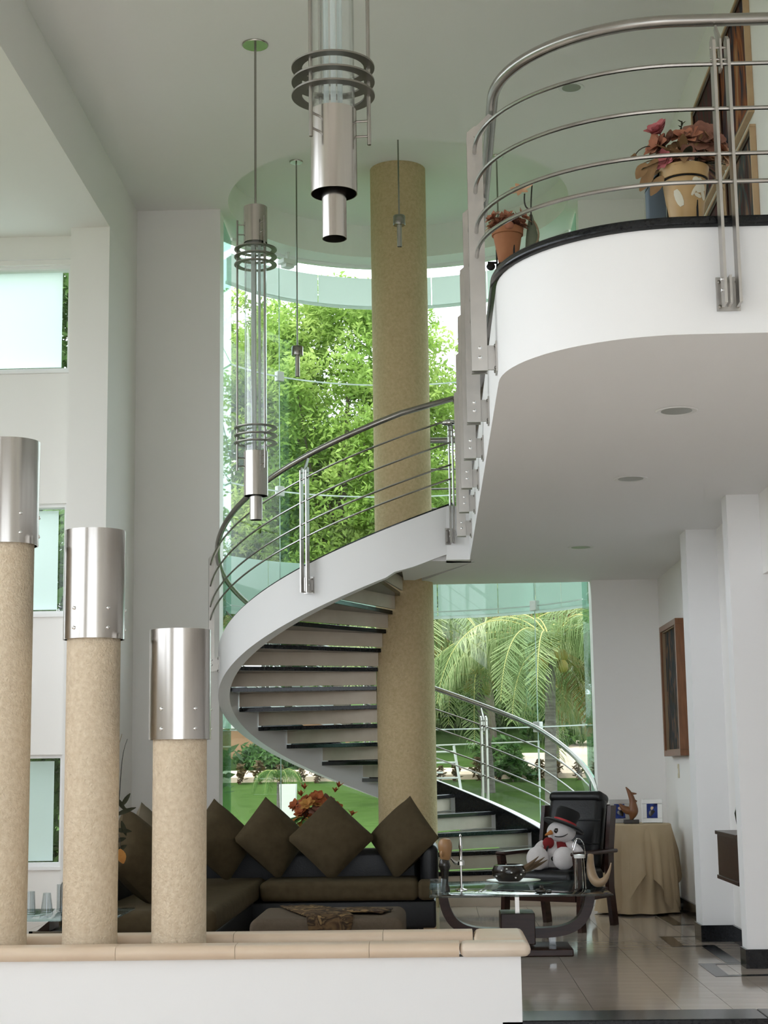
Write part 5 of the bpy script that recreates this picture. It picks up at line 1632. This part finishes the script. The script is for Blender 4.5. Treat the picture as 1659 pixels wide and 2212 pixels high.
tree('big light green leafy tree filling the middle of the curved glass', -3.2, 57, 17.4, 4.3, 6.8, 330, 260, 0.16, 'foliage', 101, clus=1.0)
tree('leafy tree at the left side of the curved glass, behind the pendant', -9.0, 60, 18.0, 4.9, 7.2, 300, 220, 0.18, 'foliage', 102, clus=1.05)
tree('sparse tall tree right of the stone column with sky showing through', 2.0, 60, 16.6, 2.9, 6.8, 62, 190, 0.15, 'foliage', 103, clus=0.8)
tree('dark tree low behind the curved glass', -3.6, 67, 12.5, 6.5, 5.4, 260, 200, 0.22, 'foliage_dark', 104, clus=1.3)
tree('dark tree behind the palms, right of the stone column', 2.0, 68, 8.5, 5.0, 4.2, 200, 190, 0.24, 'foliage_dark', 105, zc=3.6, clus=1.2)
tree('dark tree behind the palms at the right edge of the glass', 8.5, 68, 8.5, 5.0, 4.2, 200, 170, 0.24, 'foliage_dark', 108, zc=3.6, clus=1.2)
tree('young light green tree close to the glass at lower left', -5.6, 63, 9.8, 2.6, 3.0, 110, 200, 0.17, 'foliage', 106, zc=7.6, clus=0.9)
tree('tall tree seen past the upper left bay window', -13.5, 50, 18.5, 4.2, 5.5, 170, 150, 0.22, 'foliage_dark', 109, clus=1.1)
tree('leafy tree outside the left bay windows', -4.4, 17.4, 4.6, 1.9, 2.2, 130, 190, 0.11, 'foliage_dark', 107, zc=2.3, clus=0.55)


def palm(label, x, y, hz, nfr, L, seed, lean=0.0, r0=0.14, cocos=True, els=(62, 44, 28, 10, 52, 34, -5), leafm='palm_leaf'):
    z0 = gz(x, y)
    rnd = random.Random(seed)
    t = thing('coconut_palm', label, 'palm tree', (x, y, z0), 0, 'coconut palms in the garden')
    top = Vector((x + lean, y, z0 + hz))
    pth = bez([(x, y, z0 - 0.2), (x + lean * 0.1, y, z0 + hz * 0.5), top], 12)
    MB().tube(pth, [r0 * (1.12 - 0.3 * i / 12) for i in range(13)], 14).build('trunk', 'trunk', t, smooth=True)
    for k in range(nfr):
        az = 2 * math.pi * k / nfr + rnd.uniform(-0.25, 0.25)
        el = R(rnd.choice(els) + rnd.uniform(-8, 8))
        ln = L * rnd.uniform(0.85, 1.12)
        d = Vector((math.cos(az), math.sin(az), 0))
        p0 = top + Vector((0, 0, 0.05))
        p1 = p0 + (d * math.cos(el) + Vector((0, 0, math.sin(el)))) * ln * 0.45
        p2 = p0 + d * ln * (0.55 + 0.35 * math.cos(el)) + Vector((0, 0, ln * (0.42 * math.sin(el) - 0.10)))
        p3 = p0 + d * ln * (0.62 + 0.38 * math.cos(el)) + Vector((0, 0, ln * (0.35 * math.sin(el) - 0.62)))
        rc = bez([p0, p1, p2, p3], 22)
        b_ = MB().tube(rc, [(0.035 - 0.030 * i / 22) * ln / 5.0 for i in range(23)], 5)
        fr = b_.build('frond', 'rachis', t, smooth=True)
        lb = MB()
        side = d.cross(Vector((0, 0, 1)))
        nl = 72
        for i in range(4, nl):
            s_ = i / nl
            q = s_ * 22
            i0 = min(int(q), 21)
            p = rc[i0].lerp(rc[i0 + 1], q - i0)
            tg = (rc[i0 + 1] - rc[i0]).normalized()
            ll = ln * 0.36 * math.sin(math.pi * (0.12 + 0.82 * s_)) ** 0.7
            for sd in (-1, 1):
                dr = (side * sd * 0.75 + tg * rnd.uniform(0.35, 0.75) + Vector((0, 0, rnd.uniform(-0.45, -0.05)))).normalized()
                e1 = p + dr * ll * 0.5
                e2 = e1 + (dr * 0.35 + Vector((0, 0, -0.95)) + Vector((rnd.uniform(-.1, .1), rnd.uniform(-.1, .1), 0))).normalized() * ll * 0.55
                w = tg * 0.0115 * ln / 3
                lb.add([p - w, p + w, e1 + w * 1.1, e1 - w * 1.1, e2], [(0, 1, 2, 3), (3, 2, 4)])
        o_ = lb.build('leaflets', 'palm_dry' if rnd.random() < 0.08 else leafm, fr)
        o_['kind'] = 'stuff'
    if cocos:
        for k in range(7):
            a = rnd.uniform(0, 6.28)
            c = top + Vector((0.28 * math.cos(a), 0.28 * math.sin(a), -0.15 - 0.3 * rnd.random()))
            MB().ell(c, (0.13, 0.13, 0.16), 10, 8).build('coconut', 'coconut', t, smooth=True)


palm('nearest coconut palm, its grey trunk beside the glass joint', 2.72, 39, 4.0, 20, 3.3, 201, 0.1)
palm('coconut palm left of the nearest one, with a darker leaning trunk', 1.50, 46, 3.3, 18, 3.6, 202, -0.3, 0.15)
palm('coconut palm whose fronds hang at the left edge by the stone column', -0.5, 43, 4.3, 17, 3.8, 203, 0.2)
palm('coconut palm at the far right edge of the garden view', 5.3, 43, 4.4, 17, 3.6, 204, -0.2)
palm('tall coconut palm behind the others on the right', 3.7, 51, 5.9, 17, 4.6, 205, 0.2)
palm('small young palm on the lawn at the far left', -4.05, 42, 0.75, 10, 1.0, 206, 0.0, 0.06, False, (82, 74, 66, 78), 'foliage_dark')


def shrub(label, x, y, r_, h, mat, seed, n=14, leaves=60, size=0.12, group='garden shrubs', cat='shrub'):
    z0 = gz(x, y)
    t = thing('garden_shrub', label, cat, (x, y, z0), 0, group)
    g_ = np.random.default_rng(seed)
    cen = [(x + g_.normal() * r_ * 0.45, y + g_.normal() * r_ * 0.4, z0 + h * g_.uniform(0.25, 0.85)) for _ in range(n)]
    leaf_cloud('foliage', cen, [r_ * 0.38] * n, leaves, size, mat, t, 0.9, 1.8, seed)
    MB().tube([(x, y, z0 - 0.05), (x, y, z0 + h * 0.6)], [0.03, 0.012], 6).build('stem', 'bark', t)


for k, (x, y, r_, h, lab) in enumerate(((-5.9, 53.2, 0.9, 0.6, 'leftmost dark rounded shrub behind the path'), (-4.5, 53.6, 1.0, 0.75, 'dark shrub beside the earth bank'), (-3.1, 53.4, 0.9, 0.65, 'dark shrub behind the stair underside, third from the left'), (-1.9, 53.2, 0.9, 0.8, 'dark shrub just left of the stone column base'), (2.3, 49.0, 0.55, 0.95, 'leafy shrub between the two nearest palm trunks'), (1.9, 52.0, 0.8, 1.0, 'broad shrub behind the darker palm trunk'), (5.2, 58.5, 1.3, 1.4, 'far shrub at the end of the paved path'), (3.6, 60.5, 1.1, 1.3, 'far shrub left of the paved path'))):
    shrub(lab, x, y, r_, h, 'shrub', 300 + k, 16, 70, 0.16)
# row of small bedding plants along the kerb
x = -6.6
k = 0
bed = []
src = None
while x < 5.6:
    y = 49.3 + 0.2 * math.sin(k * 3.1)
    lab = 'small reddish bedding plant in the row along the garden path kerb'
    if src is None:
        src = thing('bedding_plant', lab, 'plant', (x, y, gz(x, y)), 0, 'bedding plants along the path')
        leaf_cloud('foliage', [(x, y, gz(x, y) + 0.18), (x + 0.08, y, gz(x, y) + 0.34), (x - 0.1, y, gz(x, y) + 0.30), (x, y, gz(x, y) + 0.48)], [0.17, 0.13, 0.13, 0.1], 34, 0.09, 'shrub_red', src, 1.0, 1.8, 77)
        MB().tube([(x, y, gz(x, y) - 0.02), (x, y, gz(x, y) + 0.45)], [0.012, 0.005], 5).build('stem', 'bark', src)
    else:
        c = copy_tree(src)
        c.location = (x, y, gz(x, y))
        c.rotation_euler = (0, 0, k * 1.7)
        s_ = 0.75 + 0.5 * abs(math.sin(k * 2.3))
        c.scale = (s_, s_, s_)
    k += 1
    x += 0.42 + 0.28 * abs(math.sin(k * 1.3))

# earth bank, white wall, planter box, white metal frame
b = MB()
rnd = random.Random(9)
b.ell((-5.2, 58, gz(0, 58) - 0.25), (3.6, 2.4, 1.25), 32, 16)
b.v = [(v[0] + 0.2 * math.sin(v[2] * 3 + v[0] * 2), v[1], v[2] + 0.12 * math.sin(v[0] * 4)) for v in b.v]
o = b.build('earth_bank', 'earth', None, True, loc=(-5.2, 58, 1.8), angle=80)
tag(o, 'bare reddish earth bank behind the shrubs at lower left', 'earth bank')
wl = thing('garden_wall', 'plain white rendered garden wall far behind the shrubs on the left', 'wall', (-6.6, 69, 2.8))
MB().box(-11.0, -4.2, 69, 69.4, gz(0, 69) - 0.3, 4.9).build('wall_panel', 'render_white', wl)
MB().box(-11.1, -4.1, 68.9, 69.5, 4.9, 5.0).build('wall_cap', 'render_white', wl)
pb = thing('planter_box', 'tapered white planter standing on the lawn behind the sofa', 'planter', (-1.95, 21.5, gz(0, 21.5)))
zb0 = gz(0, 21.5)
rings = [[Vector((-1.95 + sx_ * w, 21.5 + sy_ * w, z)) for sx_, sy_ in ((-1, -1), (1, -1), (1, 1), (-1, 1))] for w, z in ((0.072, zb0), (0.108, 1.06), (0.096, 1.06), (0.09, 0.98))]
MB().loft(rings).build('tapered_body', 'ceramic_white', pb)
MB().box(-2.04, -1.86, 21.41, 21.59, 0.985, 1.0).build('soil', 'earth', pb)
fr = thing('garden_swing', 'white metal swing stand with cross bars on the lawn beside the palms', 'swing', (0.35, 46, gz(0, 46)))
zf = gz(0, 46)
for x0, x1, y in ((-0.25, -0.25, 46.0), (0.72, 0.52, 46.0), (-0.25, -0.25, 47.2), (0.72, 0.52, 47.2)):
    MB().tube([(x0 if True else 0, y, zf - 0.05), (x1, y, zf + 1.32)], 0.035, 6).build('leg', 'white_plastic', fr)
for z in (0.42, 0.85, 1.15):
    MB().tube([(-0.25, 46.0, zf + z), (0.68 - z * 0.13, 46.0, zf + z)], 0.03, 6).build('cross_bar', 'white_plastic', fr)
MB().tube([(-0.6, 46.0, zf + 1.32), (2.9, 46.0, zf + 1.40)], 0.022, 6).build('top_bar', 'white_plastic', fr)
MB().box(-0.3, 0.2, 45.8, 46.2, zf + 0.55, zf + 0.60).build('seat_board', 'white_plastic', fr)
MB().tube([(2.9, 46.0, zf - 0.05), (2.9, 46.0, zf + 1.42)], 0.03, 6).build('leg', 'white_plastic', fr)
